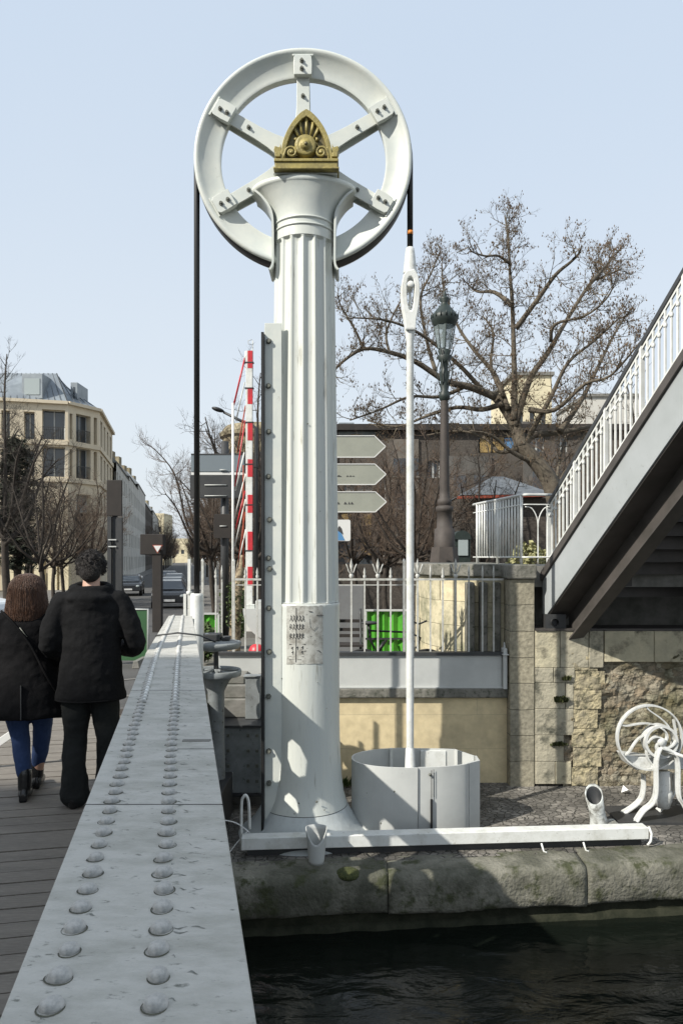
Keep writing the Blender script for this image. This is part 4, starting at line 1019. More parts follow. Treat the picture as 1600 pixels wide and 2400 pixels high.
for k in range(4):
    a0=R(20+90*k); pts=[]
    for i in range(7):
        t=i/6; a=a0+1.3*t; r=.05+.12*t; pts.append(HC+Vector((math.cos(a)*r,-.06,math.sin(a)*r)))
    mb=MB(); mb.ribbon(pts,.017,.055); obj('inner_spoke',mb,'winch',wi)
mb=MB(); mb.prism([(wx(1462),wz(1772)),(wx(1530),wz(1780)),(wx(1620),wz(1780)),(wx(1620),wz(1806)),(wx(1495),wz(1808)),(wx(1475),wz(1795))],lambda a,b,h:Vector((a,W_+h,b)),.05,.28); obj('bed_plate',mb,'winch',wi,bevel=.01)
legs=[[(1546,1752),(1540,1765),(1536,1790),(1536,1850),(1528,1880),(1505,1900),(1487,1923)],[(1506,1815),(1506,1850),(1498,1875),(1475,1895),(1455,1920)],[(1546,1752),(1572,1762),(1586,1785),(1588,1860),(1600,1885),(1622,1923)],[(1575,1812),(1577,1850),(1560,1880),(1540,1900)]]
for i,lg in enumerate(legs):
    mb=MB(); Yo=W_-.08 if i in(0,2) else W_+.22
    pts=smooth_line([(XW(x,Yo),Yo,ZW(y,Yo) if y<1915 else -1.44) for x,y in lg],4)
    mb.ribbon(pts,.020,.12); lg_=obj('leg',mb,'winch',wi,bevel=.005)
    mb=MB(); mb.ribbon(pts,.050 if i<3 else .04,.018); obj('leg_flange',mb,'winch',lg_,bevel=.003)
mb=MB(); mb.lathe([(0,wz(1900)),(.07,wz(1898)),(.10,wz(1880)),(.105,wz(1860)),(.085,wz(1856)),(.075,wz(1812)),(.0,wz(1812))],(wx(1560),W_+.08,0),24); obj('gear_case',mb,'winch',wi)
mb=MB(); mb.tube([(wx(1545),W_-.09,wz(1752)),(wx(1600),W_-.16,wz(1770)),(wx(1640),W_-.18,wz(1772))],.022,8); obj('crank_arm',mb,'winch',wi)
mb=MB(); mb.box2((wx(1440),W_-.15,-1.449),(wx(1640),W_+.45,-1.42)); obj('base_plate',mb,'dark_metal',wi)
M['peeling']=mat('peeling paint', (.50,.52,.50), .6, c2=(.20,.20,.18), scale=9, lo=.45, hi=.6, bump=.5)
# slanted hollow bollard tube
tb=MB(); n=20; B0=Vector((XW(1404,8.75),8.75,-1.44)); ax=Vector((-.075,-.02,.36))
vs=[];fs=[]
prof=[(0,.115),(.12,.10),(.5,.09),(1.0,.102),(1.0,.090),(.93,.084)]
for t,r in prof:
    for k in range(n):
        a=2*math.pi*k/n; cc=B0+ax*t; vs.append(cc+Vector((r*math.cos(a),r*math.sin(a),r*.25*math.cos(a)*t - r*.95*t*math.sin(a)*-1)))
for i in range(len(prof)-1):
    for k in range(n): fs.append((i*n+k,i*n+(k+1)%n,(i+1)*n+(k+1)%n,(i+1)*n+k))
tb.add(vs,fs,True)
bo=MB(); vs2=[];fs2=[]
for t,r in ((.985,.0895),(.9,.078),(.5,.07),(.45,.001)):
    for k in range(n):
        a=2*math.pi*k/n; cc=B0+ax*t; vs2.append(cc+Vector((r*math.cos(a),r*math.sin(a),r*.25*math.cos(a)*t+r*.95*t*math.sin(a))))
for i in range(3):
    for k in range(n): fs2.append((i*n+k,i*n+(k+1)%n,(i+1)*n+(k+1)%n,(i+1)*n+k))
bo.add(vs2,fs2,True)
tb.box2((B0.x-.02,B0.y-.14,-1.449),(B0.x+.2,B0.y+.1,-1.41))
tbo=obj('tube_bollard',tb,'peeling',label='slanted hollow white tube bollard with peeling paint beside the hand winch',cat='bollard',origin=B0)
obj('shaded_bore',bo,'dark_metal',tbo)  # inside coloured dark to stand in for the shade in the tube mouth
# litter & weeds
mb=MB(); c=Vector((XW(1463,9.9),9.9,-1.43)); mb.add([c+Vector(v) for v in ((-.05,0,.0),(.06,.02,.01),(.03,-.05,.05),(-.01,.03,.09),(.09,-.02,.0))],[(0,1,2),(0,2,3),(1,2,3),(1,4,2)]); obj('litter_scrap',mb,'paper',label='crumpled white scrap of litter at the foot of the rubble wall',cat='litter',origin=c)
def tuft(name,c,n,h,w,label,m='leaf',cat='weeds'):
    m_=MB(); c=Vector(c)
    for i in range(n):
        a=rng.uniform(0,6.3); r=rng.uniform(0,w); b=c+Vector((r*math.cos(a),r*math.sin(a)*.4,0)); hh=h*rng.uniform(.4,1)
        l=Vector((rng.uniform(-1,1),rng.uniform(-1,.3),0))*hh*.5; s=Vector((rng.uniform(-.012,.012),.01,.004))
        m_.add([b,b+s*2,b+l*.5+Vector((0,0,hh*.6))+s*2,b+l+Vector((0,0,hh)),b+l*.5+Vector((0,0,hh*.6))-s],[(0,1,2,4),(4,2,3)])
    return obj(name,m_,m,label=label,cat=cat,origin=c)
tuft('weed_tuft',(XW(806,10.2),10.2,-1.44),60,.16,.12,'small weed tuft at the wall foot between the column and the well')
tuft('weed_tuft',(3.02,10.19,-.28),140,.10,.10,'dark green weeds growing from the upper joint of the grey ashlar','moss')
tuft('weed_tuft',(3.0,10.19,-.88),120,.07,.12,'dark moss tuft in the lower joint of the grey ashlar','moss')
tuft('weed_tuft',(3.1,10.19,.02),60,.08,.06,'little moss tuft high on the ashlar beside the rubble','moss')
px,py=815,2042; Yp=(ZC+1.45)*F/(py-HZ); X=XW(px,Yp); m2=MB(); m2.ellipsoid((X,qy(X)+.12,-1.475),(.13,.13,.05),20,8)
soft_=obj('moss_cushion',m2,'moss',label='round dark moss cushion on the quay edge beside the scoop bollard',cat='moss',origin=(X,Yp,-1.45))

# ============================================================ direction signs right of the column
sg=empty('direction_signpost',(XW(752,12),12,0),'grey signpost with three blank backed arrow boards pointing right','signpost')
mb=MB(); mb.tube([(XW(752,12),12.05,0),(XW(752,12),12.05,4.0)],.05,12); obj('post',mb,'dark_metal',sg)
for k,(y0,y1,xe) in enumerate(((1022,1072,903),(1088,1136,904),(1153,1200,905))):
    Yd=12; a=ZW(y0,Yd);b=ZW(y1,Yd);xm=XW(xe-26,Yd);x2=XW(xe,Yd);xl=XW(690,Yd)
    mb=MB(); mb.prism([(xl,b),(xm,b),(x2,(a+b)/2),(xm,a),(xl,a)],lambda p,q,h:Vector((p,Yd+h,q)),-.02,.02); bd=obj('arrow_board',mb,'sign_back',sg)
    mb=MB(); 
    for p,q in (((xl,b),(xm,b)),((xm,b),(x2,(a+b)/2)),((x2,(a+b)/2),(xm,a)),((xm,a),(xl,a))): mb.bar((p[0],Yd-.024,p[1]),(q[0],Yd-.024,q[1]),.012,.014)
    obj('board_edge',mb,'paper',bd)
    if k:
        mb=MB(); z=b+(a-b)*.42
        x=XW(790,Yd)
        for w_ in ([.10,.0,.05,.05,.04] if k==1 else [.06,.0,.07,.04,.06]):
            if w_==0: x+=.05; continue
            mb.box2((x,Yd-.024,z-.012),(x+w_*.7,Yd-.021,z-.002)); 
            if k==2: mb.prism([(x,z-.002),(x+w_*.6,z-.002),(x+w_*.3,z+.03)],lambda p,q,h:Vector((p,Yd+h,q)),-.024,-.021)
            else: mb.box2((x+.01,Yd-.024,z+.002),(x+w_*.4,Yd-.021,z+.012))
            x+=w_
        obj('worn_lettering',mb,'ink',bd)
ps=empty('square_sign',(XW(800,11.6),11.6,1.5),'small rounded white sign with a blue field half hidden behind the column','sign')
def rr(x0,x1,z0,z1,r):
    o=[]
    for cx_,cz_,a in ((x1-r,z1-r,0),(x0+r,z1-r,90),(x0+r,z0+r,180),(x1-r,z0+r,270)):
        for k in range(5): t=R(a+k*22.5); o.append((cx_+r*math.cos(t),cz_+r*math.sin(t)))
    return o
sx0,sx1=XW(772,11.6),XW(821,11.6);sz0,sz1=ZW(1268,11.6),ZW(1218,11.6)
fy=lambda p,q,h:Vector((p,11.6+h,q))
mb=MB(); mb.prism(rr(sx0,sx1,sz0,sz1,.03),fy,0,.02); obj('plate',mb,'paper',ps)
mb=MB(); mb.prism([(sx0+.03,sz0+.01),(XW(808,11.6),sz0+.01),(XW(800,11.6),sz0+.12),(XW(790,11.6),sz0+.17),(sx0+.03,sz0+.17)],fy,-.004,-.001); obj('blue_field',mb,'blue_panel',ps)
mb=MB(); mb.prism([(XW(790,11.6),sz0+.17),(XW(800,11.6),sz0+.12),(XW(804,11.6),sz0+.10),(XW(800,11.6),sz0+.2),(XW(795,11.6),sz0+.24),(XW(791,11.6),sz0+.2)],fy,-.006,-.0045); obj('black_symbol',mb,'ink',ps)
mb=MB(); mb.tube([(XW(782,11.6),11.65,0),(XW(782,11.6),11.65,sz1+.1)],.025,8); obj('post',mb,'dark_metal',ps)

# ============================================================ old street lamp
LX=XW(1041,14); LY=14.0; lz=lambda y:ZW(y,LY)
lamp=empty('street_lamp',(LX,LY,0),'ornate old cast iron street lamp with a glass lantern in front of the big tree','street lamp')
mb=MB(); mb.lathe([(.30,0),(.30,lz(1340)-.3),(.30,lz(1338)),(.27,lz(1310)),(.24,lz(1282))],(LX,LY,0),6,smooth=False); 
mb.lathe([(.20,lz(1282)),(.19,lz(1240)),(.15,lz(1238)),(.14,lz(1200)),(.165,lz(1198)),(.165,lz(1188)),(.115,lz(1185))],(LX,LY,0),20); obj('pedestal',mb,'lamp_rust',lamp)
mb=MB(); mb.lathe([(.115,lz(1185)),(.135,lz(1180)),(.135,lz(1172)),(.10,lz(1168)),(.095,lz(1150)),(.075,lz(960)),(.07,lz(940))],(LX,LY,0),20); obj('shaft',mb,'lamp_rust',lamp)
mb=MB(); mb.lathe([(.07,lz(940)),(.10,lz(935)),(.11,lz(925)),(.07,lz(915)),(.09,lz(905)),(.07,lz(895)),(.10,lz(880)),(.07,lz(868)),(.07,lz(850)),(.15,lz(838)),(.10,lz(832)),(.13,lz(822)),(.05,lz(818))],(LX,LY,0),16)
for k in range(6):
    a=k*1.047; mb.tube(smooth_line([(LX+.08*math.cos(a),LY+.08*math.sin(a),lz(905)),(LX+.15*math.cos(a),LY+.15*math.sin(a),lz(870)),(LX+.10*math.cos(a),LY+.10*math.sin(a),lz(845)),(LX+.17*math.cos(a),LY+.17*math.sin(a),lz(820))],3),.012,5)
obj('ornate_collar',mb,'lamp_iron',lamp)
mb=MB(); mb.lathe([(.13,lz(818)),(.20,lz(765))],(LX,LY,0),8,smooth=False); obj('lantern_glass',mb,'lamp_glass',lamp)
mb=MB()
for k in range(8):
    a=k*math.pi/4; mb.tube([(LX+.13*math.cos(a),LY+.13*math.sin(a),lz(818)),(LX+.20*math.cos(a),LY+.20*math.sin(a),lz(765))],.01,4)
mb.lathe([(.02,lz(818)),(.02,lz(790)),(.05,lz(780)),(.02,lz(768))],(LX,LY,0),8)
obj('lantern_frame',mb,'lamp_iron',lamp)
mb=MB(); mb.lathe([(.20,lz(765)),(.235,lz(757)),(.255,lz(750)),(.26,lz(742)),(.23,lz(738)),(.17,lz(728)),(.10,lz(718)),(.07,lz(714)),(.055,lz(710)),(.10,lz(702)),(.085,lz(698)),(.03,lz(694)),(.03,lz(686)),(.0,lz(680))],(LX,LY,0),16)
for k in range(16):
    a=k*math.pi/8; mb.tube([(LX+.245*math.cos(a),LY+.245*math.sin(a),lz(748)),(LX+.265*math.cos(a),LY+.265*math.sin(a),lz(736))],[.022,.006],5)
obj('lantern_hood',mb,'lamp_iron',lamp)

# ============================================================ raised barrier, signs and pole left of the column
BY=12.3; bz=lambda y:ZW(y,BY); bxx=lambda x:XW(x,BY)
bar_=empty('barrier_gate',(bxx(585),BY,0),'raised red and white striped barrier boom with folded hanging skirt','barrier')
mb=MB(); mb.box2((bxx(576.5),BY-.035,bz(1480)),(bxx(592),BY+.035,bz(823))); obj('boom',mb,'white',bar_,bevel=.006)
for a,b in ((823,864),(909,948),(990,1033),(1077,1118),(1160,1202),(1246,1290),(1328,1372)):
    mb=MB(); mb.box2((bxx(581),BY-.038,bz(b)),(bxx(592)+.002,BY+.036,bz(a))); obj('red_band',mb,'red',bar_)
mb=MB(); mb.tube([(bxx(591),BY,bz(1000)),(bxx(591)+.004,BY+.05,bz(796))],.010,6); mb.tube([(bxx(591),BY,bz(796)),(bxx(582),BY,bz(798)),(bxx(582),BY,bz(806)),(bxx(590),BY,bz(807))],.006,5); obj('tip_rod',mb,'steel_panel',bar_)
mb=MB(); mb.tube([(bxx(577),BY,bz(826)),(bxx(548),BY,bz(950))],.016,6); obj('red_stay',mb,'red',bar_)
mb=MB(); mb.tube([(bxx(546),BY,bz(945)),(bxx(546),BY,bz(1535))],.022,8); mb.tube([(bxx(577),BY,bz(824)),(bxx(574),BY,bz(845))],.02,6); obj('skirt_rod',mb,'white',bar_)
for (x0,y0,x1,y1,mm) in ((573,895,553,985,'steel_panel'),(574,985,550,1140,'red'),(572,1060,551,1150,'white'),(575,1110,549,1215,'white'),(574,1150,552,1240,'red'),(575,1170,550,1280,'white'),(576,1240,556,1330,'white'),(575,950,556,1060,'terracotta'),(574,1200,557,1330,'terracotta'),(570,1090,570,1330,'terracotta')):
    mb=MB(); mb.tube([(bxx(x0),BY+.02,bz(y0)),(bxx(x1),BY+.02,bz(y1))],.012,5); obj('skirt_wire',mb,mm,bar_)
for y in (850,910,990,1088,1183,1290):
    mb=MB(); mb.box2((bxx(574),BY-.045,bz(y)-.01),(bxx(595),BY+.045,bz(y)+.006)); obj('clamp',mb,'dark_metal',bar_)
mb=MB(); mb.prism([(bxx(577),bz(1415)),(bxx(599),bz(1415)),(bxx(601),bz(1455)),(bxx(598),bz(1468)),(bxx(588),bz(1472)),(bxx(580),bz(1460))],lambda p,q,h:Vector((p,BY-.08+h,q)),-.03,.03); obj('pivot_plate',mb,'paint',bar_,bevel=.01)
mb=MB(); mb.lathe([(.03,-.14),(.055,-.14),(.06,-.12),(.06,-.1)],(bxx(590),BY,bz(1458)),16,axis='Y'); obj('pivot_bolt',mb,'steel_panel',bar_)
# counterweight arc of the barrier
mb=MB(); pts_o=[];pts_i=[]
for i in range(13):
    a=math.pi+ (math.pi/2)*i/12; pts_o.append((bxx(650)+.55*math.cos(a),bz(1425)+.55*math.sin(a))); pts_i.append((bxx(650)+.12*math.cos(a),bz(1425)+.2*math.sin(a)))
mb.prism(pts_o+pts_i[::-1],lambda p,q,h:Vector((p,BY-.14+h,q)),-.03,.03); obj('quadrant',mb,'steel_panel',bar_)
mb=MB(); mb.box2((bxx(600),BY-.1,0),(bxx(640),BY+.3,1.0)); obj('cabinet',mb,'steel_panel',bar_,bevel=.01)
rl_=MB(); rl_.lathe([(.0,.325),(.06,.315),(.10,.285),(.13,.22),(.14,.0)],(XW(603,12.0),11.9,0),16); obj('red_bollard',rl_,'red',label='red domed bollard showing above the steel parapet by the barrier',cat='bollard',origin=(XW(603,12.0),11.9,0))
# dark sign post
SY_=13.4; sz=lambda y:ZW(y,SY_); sxx=lambda x:XW(x,SY_)
sp2=empty('panel_signpost',(sxx(527),SY_,0),'thick dark post carrying two wide sign panels seen from behind left of the barrier','signpost')
mb=MB(); mb.tube([(sxx(527),SY_,0),(sxx(527),SY_,sz(1035))],.072,16); obj('post',mb,'dark_metal',sp2)
mb=MB(); mb.box2((sxx(452),SY_-.16,sz(1108)),(sxx(575),SY_-.10,sz(1069))); obj('upper_panel',mb,'sign_grey',sp2,bevel=.005)
mb=MB(); mb.box2((sxx(452),SY_-.165,sz(1069)),(sxx(575),SY_-.10,sz(1066))); obj('panel_trim',mb,'dark_metal',sp2)
mb=MB(); mb.box2((sxx(452),SY_-.15,sz(1115)),(sxx(575),SY_-.10,sz(1109))); obj('pale_strip',mb,'paper',sp2)
mb=MB(); mb.box2((sxx(450),SY_-.17,sz(1169)),(sxx(575),SY_-.10,sz(1116))); obj('lower_panel',mb,'dark_metal',sp2,bevel=.005)
mb=MB(); mb.box2((sxx(505),SY_-.17,sz(1262)),(sxx(545),SY_-.10,sz(1206))); obj('small_panel',mb,'dark_panel',sp2,bevel=.005)
for y in (1104,1139,1164,1234):
    mb=MB(); mb.tube([(sxx(484) if y in(1139,1164) else sxx(519),SY_-.18,sz(y)),(sxx(535),SY_-.18,sz(y))],.010,6); mb.lathe([(.08,-.012),(.08,.012)],(sxx(527),SY_,sz(y)),16); obj('band_clamp',mb,'steel_panel',sp2)
# modern street light
SL_=20; s2=empty('road_light',(XW(585,SL_),SL_,0),'slim modern dark road light with its head reaching left above the sign panels','street light')
mb=MB(); mb.tube([(XW(600,SL_),SL_,0),(XW(600,SL_),SL_,ZW(1005,SL_)),(XW(592,SL_),SL_,ZW(997,SL_)),(XW(562,SL_),SL_,ZW(985,SL_)),(XW(524,SL_),SL_,ZW(966,SL_))],[.07,.05,.045,.04,.035],8); obj('pole',mb,'dark_metal',s2)
mb=MB(); mb.ellipsoid((XW(511,SL_),SL_,ZW(960,SL_)),(.18,.12,.06),16,8,rot=Matrix.Rotation(R(17),3,'Y')); obj('lamp_head',mb,'black',s2)

# green hoardings
def hoarding(name,x0,x1,y0,y1,Y,m,label,rot=0):
    X0=XW(x0,Y);X1=XW(x1,Y); e=empty(name,((X0+X1)/2,Y,0),label,'hoarding')
    mb=MB(); n=int((X1-X0)/.075); pts=[]
    for i in range(n+1):
        X=X0+(X1-X0)*i/n; pts.append((X,Y+(.02 if i%2 else -.02)))
    z0,z1=max(ZW(y1,Y),.01),ZW(y0,Y)
    vs=[(x,y,z) for z in (z0,z1) for x,y in pts]; n=len(pts)
    mb.add(vs,[(i,i+1,n+i+1,n+i) for i in range(n-1)])
    o=obj('corrugated_sheet',mb,m,e,recalc=False); so=o.modifiers.new('s','SOLIDIFY'); so.thickness=.004
    mb=MB(); mb.bar((X0,Y-.03,z1),(X1,Y-.03,z1),.05,.03); obj('top_frame',mb,'steel_panel',e)
    mb=MB(); mb.bar((X0,Y-.035,(z0+z1)/2-.05),(X1,Y-.035,(z0+z1)/2-.05),.03,.03); obj('mid_frame',mb,'dark_metal',e)
    for x in (X0,X1): 
        mb=MB(); mb.bar((x,Y-.03,.0),(x,Y-.03,z1),.04,.04); obj('stake',mb,'steel_panel',e)
    return e
hoarding('green_hoarding',856,965,1430,1560,12.2,'green','bright green corrugated hoarding behind the spiked railing right of the column')
hoarding('green_hoarding',470,513,1438,1560,13.2,'green','narrow bright green hoarding sheet beside the dark post')
# dull green site barrier on the left road
gb2=empty('site_barrier',(XW(315,11.9),11.9,0),'dull green solid site barrier panel beyond the man at the end of the bridge','barrier')
mb=MB(); mb.box2((XW(262,11.9),11.9,ZW(1548,11.9)),(XW(345,11.9),11.93,ZW(1430,11.9))); obj('panel',mb,'green_dark',gb2)
mb=MB(); mb.tube([(XW(347,11.9),11.9,0.05),(XW(347,11.9),11.9,ZW(1428,11.9)),(XW(262,11.9),11.9,ZW(1428,11.9))],.018,6); obj('frame',mb,'steel_panel',gb2)
mb=MB(); mb.prism([(XW(322,11.7),0),(XW(340,11.7),0),(XW(336,11.7),.12),(XW(325,11.7),.12)],lambda p,q,h:Vector((p,11.7+h,q)),-.3,.25); obj('foot_block',mb,'concrete',gb2,bevel=.01)
# grey hoarding / utility cabinet and bench behind railing
uc=empty('grey_cabinet',(XW(826,13.2),13.2,0),'plain grey street cabinet behind the railing right of the column','cabinet')
mb=MB(); mb.box2((XW(790,13.2),13.2,0),(XW(852,13.2),13.6,ZW(1372,13.2))); obj('body',mb,'dark_metal' if False else 'steel_dull',uc,bevel=.01) if 'steel_dull' in M else obj('body',mb,mat('dull grey sheet',(.16,.165,.17),.6,c2=(.13,.13,.135),scale=2),uc,bevel=.01)
be=empty('park_bench',(XW(826,11.6),11.6,0),'dark slatted bench behind the railing beside the grey cabinet','bench')
for z,y in ((ZW(1458,11.6),11.75),(ZW(1478,11.6),11.72),(ZW(1492,11.6),11.68)):
    mb=MB(); mb.box2((XW(780,11.6),y,z-.02),(XW(850,11.6),y+.03,z+.03)); obj('back_slat',mb,'dark_panel',be)
mb=MB(); mb.box2((XW(780,11.6),11.3,ZW(1508,11.6)-.02),(XW(850,11.6),11.7,ZW(1508,11.6)+.01)); obj('seat',mb,'dark_panel',be)
for X in (XW(784,11.6),XW(845,11.6)):
    mb=MB(); mb.tube(smooth_line([(X,11.3,.01),(X,11.35,.3),(X,11.6,.45),(X,11.75,.9)],4),.02,6); mb.tube([(X,11.7,.4),(X,11.8,.01)],.02,6); obj('leg',mb,'dark_metal',be)
# bicycle leaning on the railing
bk=empty('bicycle',(XW(920,11),11,0),'dark bicycle parked behind the railing in front of the green hoarding','bicycle')
def bp_(x,y,Y=11.0): return Vector((XW(x,Y),Y,ZW(y,Y)))
mb=MB(); mb.tube([bp_(862,1458),bp_(868,1500),bp_(884,1530),bp_(905,1500)],.02,6); mb.tube([bp_(862,1478),bp_(960,1482)],.016,6); mb.tube([bp_(884,1530),bp_(900,1505)],.03,6); mb.tube([bp_(960,1482),bp_(985,1495),bp_(975,1520)],.016,6); obj('frame',mb,'black',bk)
mb=MB(); mb.ellipsoid(bp_(866,1460),(.13,.06,.03),12,6); obj('saddle',mb,'dark_metal',bk)
mb=MB(); mb.tube(smooth_line([bp_(965,1455),bp_(980,1462),bp_(992,1458),bp_(1000,1455)],3),.014,6); obj('handlebar',mb,'black',bk)
for x in (850,1000):
    c=bp_(x,1575); mb=MB(); pts=[c+Vector((.33*math.cos(a*.2618),0,.33*math.sin(a*.2618))) for a in range(24)]; mb.tube(pts,.018,6,closed=True); wo=obj('wheel',mb,'tyre',bk)
    m2=MB(); 
    for a in range(12): m2.tube([c,c+Vector((.32*math.cos(a*.5236),0,.32*math.sin(a*.5236)))],.002,3)
    obj('spokes',m2,'steel_panel',wo)
# ============================================================ ground beyond the canal
rng=random.Random(21)
def gz(Y): return 0 if Y<15 else (-(Y-15)/25*.95 if Y<40 else -.95)
YS=[8.15,9,10.0,10.6,12,15,20,25,30,35,40,60,100,200,400,900]
mb=MB(); vs=[];fs=[]
for i,Y in enumerate(YS):
    xr=-1.75 if Y<10.55 else 500
    vs+=[(-500,Y,gz(Y)-.06),(xr,Y,gz(Y)-.06)]
    if i: fs.append((2*i-2,2*i-1,2*i+1,2*i)) if not (Y==10.6) else fs.append((2*i-2,2*i-1,2*i+1,2*i))
# keep the seam at the wall clean: right side starts at 10.6
vs[7]=(-1.75,10.6,gz(10.6)-.06)
mb.add(vs,fs)
mb.add([(-1.75,10.6,-.06),(500,10.6,-.06),(500,12,-.06),(-1.75,12,-.06)],[(0,1,2,3)])
mb.f=[f for f in mb.f]
obj('ground',mb,'earth',kind='structure')
def strip(name,o0,o1,Y0,Y1,dz,m,thick=0):
    mb=MB(); ys=[Y0]+[y for y in YS if Y0<y<Y1]+[Y1]; vs=[];fs=[]
    for Y in ys: 
        for o in (o0,o1): vs.append((-.2123*Y+o,Y,gz(Y)+dz))
        if thick:
            for o in (o0,o1): vs.append((-.2123*Y+o,Y,gz(Y)+dz-thick))
    w_=4 if thick else 2
    for i in range(len(ys)-1):
        a=i*w_; fs.append((a,a+1,a+w_+1,a+w_))
        if thick: fs+=[(a,a+2,a+w_+2,a+w_),(a+1,a+3,a+w_+3,a+w_+1)]
    if thick: fs.append((0,1,3,2))
    mb.add(vs,fs); return obj(name,mb,m,kind='structure')
strip('road',-5.4,.25,8.1,500,0,'asphalt')
strip('pavement',-12,-5.4,16,500,.10,'pavement',.18)
strip('pavement',.25,4.0,17,500,.10,'pavement',.18)
mb=MB(); mb.bar((-3.2,8.6,.004),(-1.9,9.9,.004),.10,.006); mb.bar((-3.9,9.7,.004),(-2.3,10.9,.004),.10,.006); obj('road_markings',mb,'pavement',kind='structure')
mb=MB(); mb.bar((-6.8,8.12,.03),(-1.75,8.12,.03),.12,.07); obj('bridge_sill',mb,'soffit',kind='structure')

# ============================================================ facades with recessed openings
def facade(root,p0,p1,z0,z1,ops,m,depth=.35,gm='glass',fm='facade',wname='wall'):
    p0=Vector((p0[0],p0[1],0));p1=Vector((p1[0],p1[1],0)); L=(p1-p0).length; d=(p1-p0)/L; n=Vector((d.y,-d.x,0))
    us=sorted(set([0,L]+[o[0] for o in ops]+[o[1] for o in ops])); zs_=sorted(set([z0,z1]+[o[2] for o in ops]+[o[3] for o in ops]))
    pt=lambda u_,z,h=0: p0+d*u_-n*h+Vector((0,0,z))
    mb=MB()
    for i in range(len(us)-1):
        for j in range(len(zs_)-1):
            uc=(us[i]+us[i+1])/2; zc=(zs_[j]+zs_[j+1])/2
            if any(o[0]<uc<o[1] and o[2]<zc<o[3] for o in ops): continue
            mb.add([pt(us[i],zs_[j]),pt(us[i+1],zs_[j]),pt(us[i+1],zs_[j+1]),pt(us[i],zs_[j+1])],[(0,1,2,3)])
    for o in ops:
        a,b,c,e=o[:4]
        q=[pt(a,c),pt(b,c),pt(b,e),pt(a,e)]; r=[pt(a,c,depth),pt(b,c,depth),pt(b,e,depth),pt(a,e,depth)]
        mb.add(q+r,[(k,(k+1)%4,(k+1)%4+4,k+4) for k in range(4)])
    obj(wname,mb,m,root,recalc=False)
    for o in ops:
        a,b,c,e=o[:4]; k=o[4] if len(o)>4 else 'w'
        g=MB(); g.add([pt(a,c,depth-.01),pt(b,c,depth-.01),pt(b,e,depth-.01),pt(a,e,depth-.01)],[(0,1,2,3)])
        wo=obj('window',g,'curtain' if k=='c' else ('dark_panel' if k=='p' else gm),root,recalc=False)
        if k in('w','c','b'):
            f=MB(); 
            for t in (0,.5,1): f.bar(pt(a+(b-a)*t,c,depth-.06),pt(a+(b-a)*t,e,depth-.06),.08,.06,up=(0,1,0))
            f.bar(pt(a,c,depth-.06),pt(b,c,depth-.06),.08,.08); f.bar(pt(a,e,depth-.06),pt(b,e,depth-.06),.08,.08)
            obj('window_frame',f,'steel_panel',wo)
        if k=='b':
            f=MB(); f.bar(pt(a,c+1.0,.05),pt(b,c+1.0,.05),.05,.05)
            nb=int((b-a)/.14)
            for t in range(nb): f.bar(pt(a+(b-a)*t/nb,c,.05),pt(a+(b-a)*t/nb,c+1,.05),.03,.03,up=(0,1,0))
            obj('balcony_rail',f,'dark_metal',wo)
def solid(root,pts,z0,z1,m,name='core'):
    mb=MB(); mb.prism([(p[0],p[1]) for p in pts],lambda a,b,h:Vector((a,b,h)),z0,z1); return obj(name,mb,m,root)
# corner building on the left
G=-.95
a0=(XW(-70,58),58);a1=(XW(160,60),60);a2=(XW(233,63),63);a3=(XW(264,75),75)
cb=empty('corner_building',(a1[0],a1[1],G),'tall beige corner apartment building with a zinc mansard roof on the left','building')
ZE=14.1
la=Vector((a1[0]-a0[0],a1[1]-a0[1],0)).length
fl=[(11.35,13.55),(8.4,10.5),(5.2,7.3),(2.2,4.3)]
ops=[]
uA=lambda px:(px+70)/(230)*la
for (z_0,z_1),kind in zip(fl,'bwww'):
    for x0,x1 in ((-45,-15),(2,22),(55,80)) : ops.append((uA(x0),uA(x1),z_0-.2,z_1-.2,'w'))
ops+=[(uA(98),uA(153),11.2,13.6,'b'),(uA(98),uA(153),8.2,10.6,'w')]
facade(cb,a0,a1,G,ZE,ops,'facade',depth=.7)
lb_=Vector((a2[0]-a1[0],a2[1]-a1[1],0)).length
facade(cb,a1,a2,G,ZE,[(.25*lb_,.72*lb_,11.2,13.5,'b'),(.25*lb_,.72*lb_,8.2,10.7,'b'),(.25*lb_,.72*lb_,5.4,6.9,'c'),(.25*lb_,.72*lb_,2.9,5.38,'p'),(.25*lb_,.72*lb_,.2,2.6,'p'),(.82*lb_,.93*lb_,11.2,13.5,'w'),(.82*lb_,.93*lb_,8.2,10.6,'w'),(.05*lb_,.14*lb_,11.3,13.4,'w'),(.05*lb_,.14*lb_,8.3,10.5,'w')],'facade',depth=.6)
lc=Vector((a3[0]-a2[0],a3[1]-a2[1],0)).length
ops=[]
for i in range(4):
    for z_0,z_1 in fl: ops.append((1+i*2.8,2.6+i*2.8,z_0,z_1,'w'))
facade(cb,a2,a3,G,ZE,ops,'facade',depth=.3)
ins=[(a0[0],a0[1]+.75),(a1[0]-.2,a1[1]+.75),(a2[0]-.8,a2[1]+.2),(a3[0]-.9,a3[1]-.2),(a3[0]-12,a3[1]+3),(a0[0],a0[1]+14)]
solid(cb,ins,G,ZE-.05,'concrete')
cor=MB(); 
for p,q in ((a0,a1),(a1,a2),(a2,a3)):
    cor.bar((p[0],p[1],ZE+.1),(q[0],q[1],ZE+.1),.5,.25); cor.bar((p[0],p[1]-.03,10.95),(q[0],q[1]-.03,10.95),.3,.35); cor.bar((p[0],p[1]-.03,7.95),(q[0],q[1]-.03,7.95),.3,.35)
obj('cornice',cor,'facade',cb)
top=[(a0[0],61.5,17.0),(XW(134,62),62,17.1),(XW(150,66),66,17.0),(a3[0]-3.2,74,16.8),(a3[0]-10,76,16.8),(a0[0],72,16.9)]
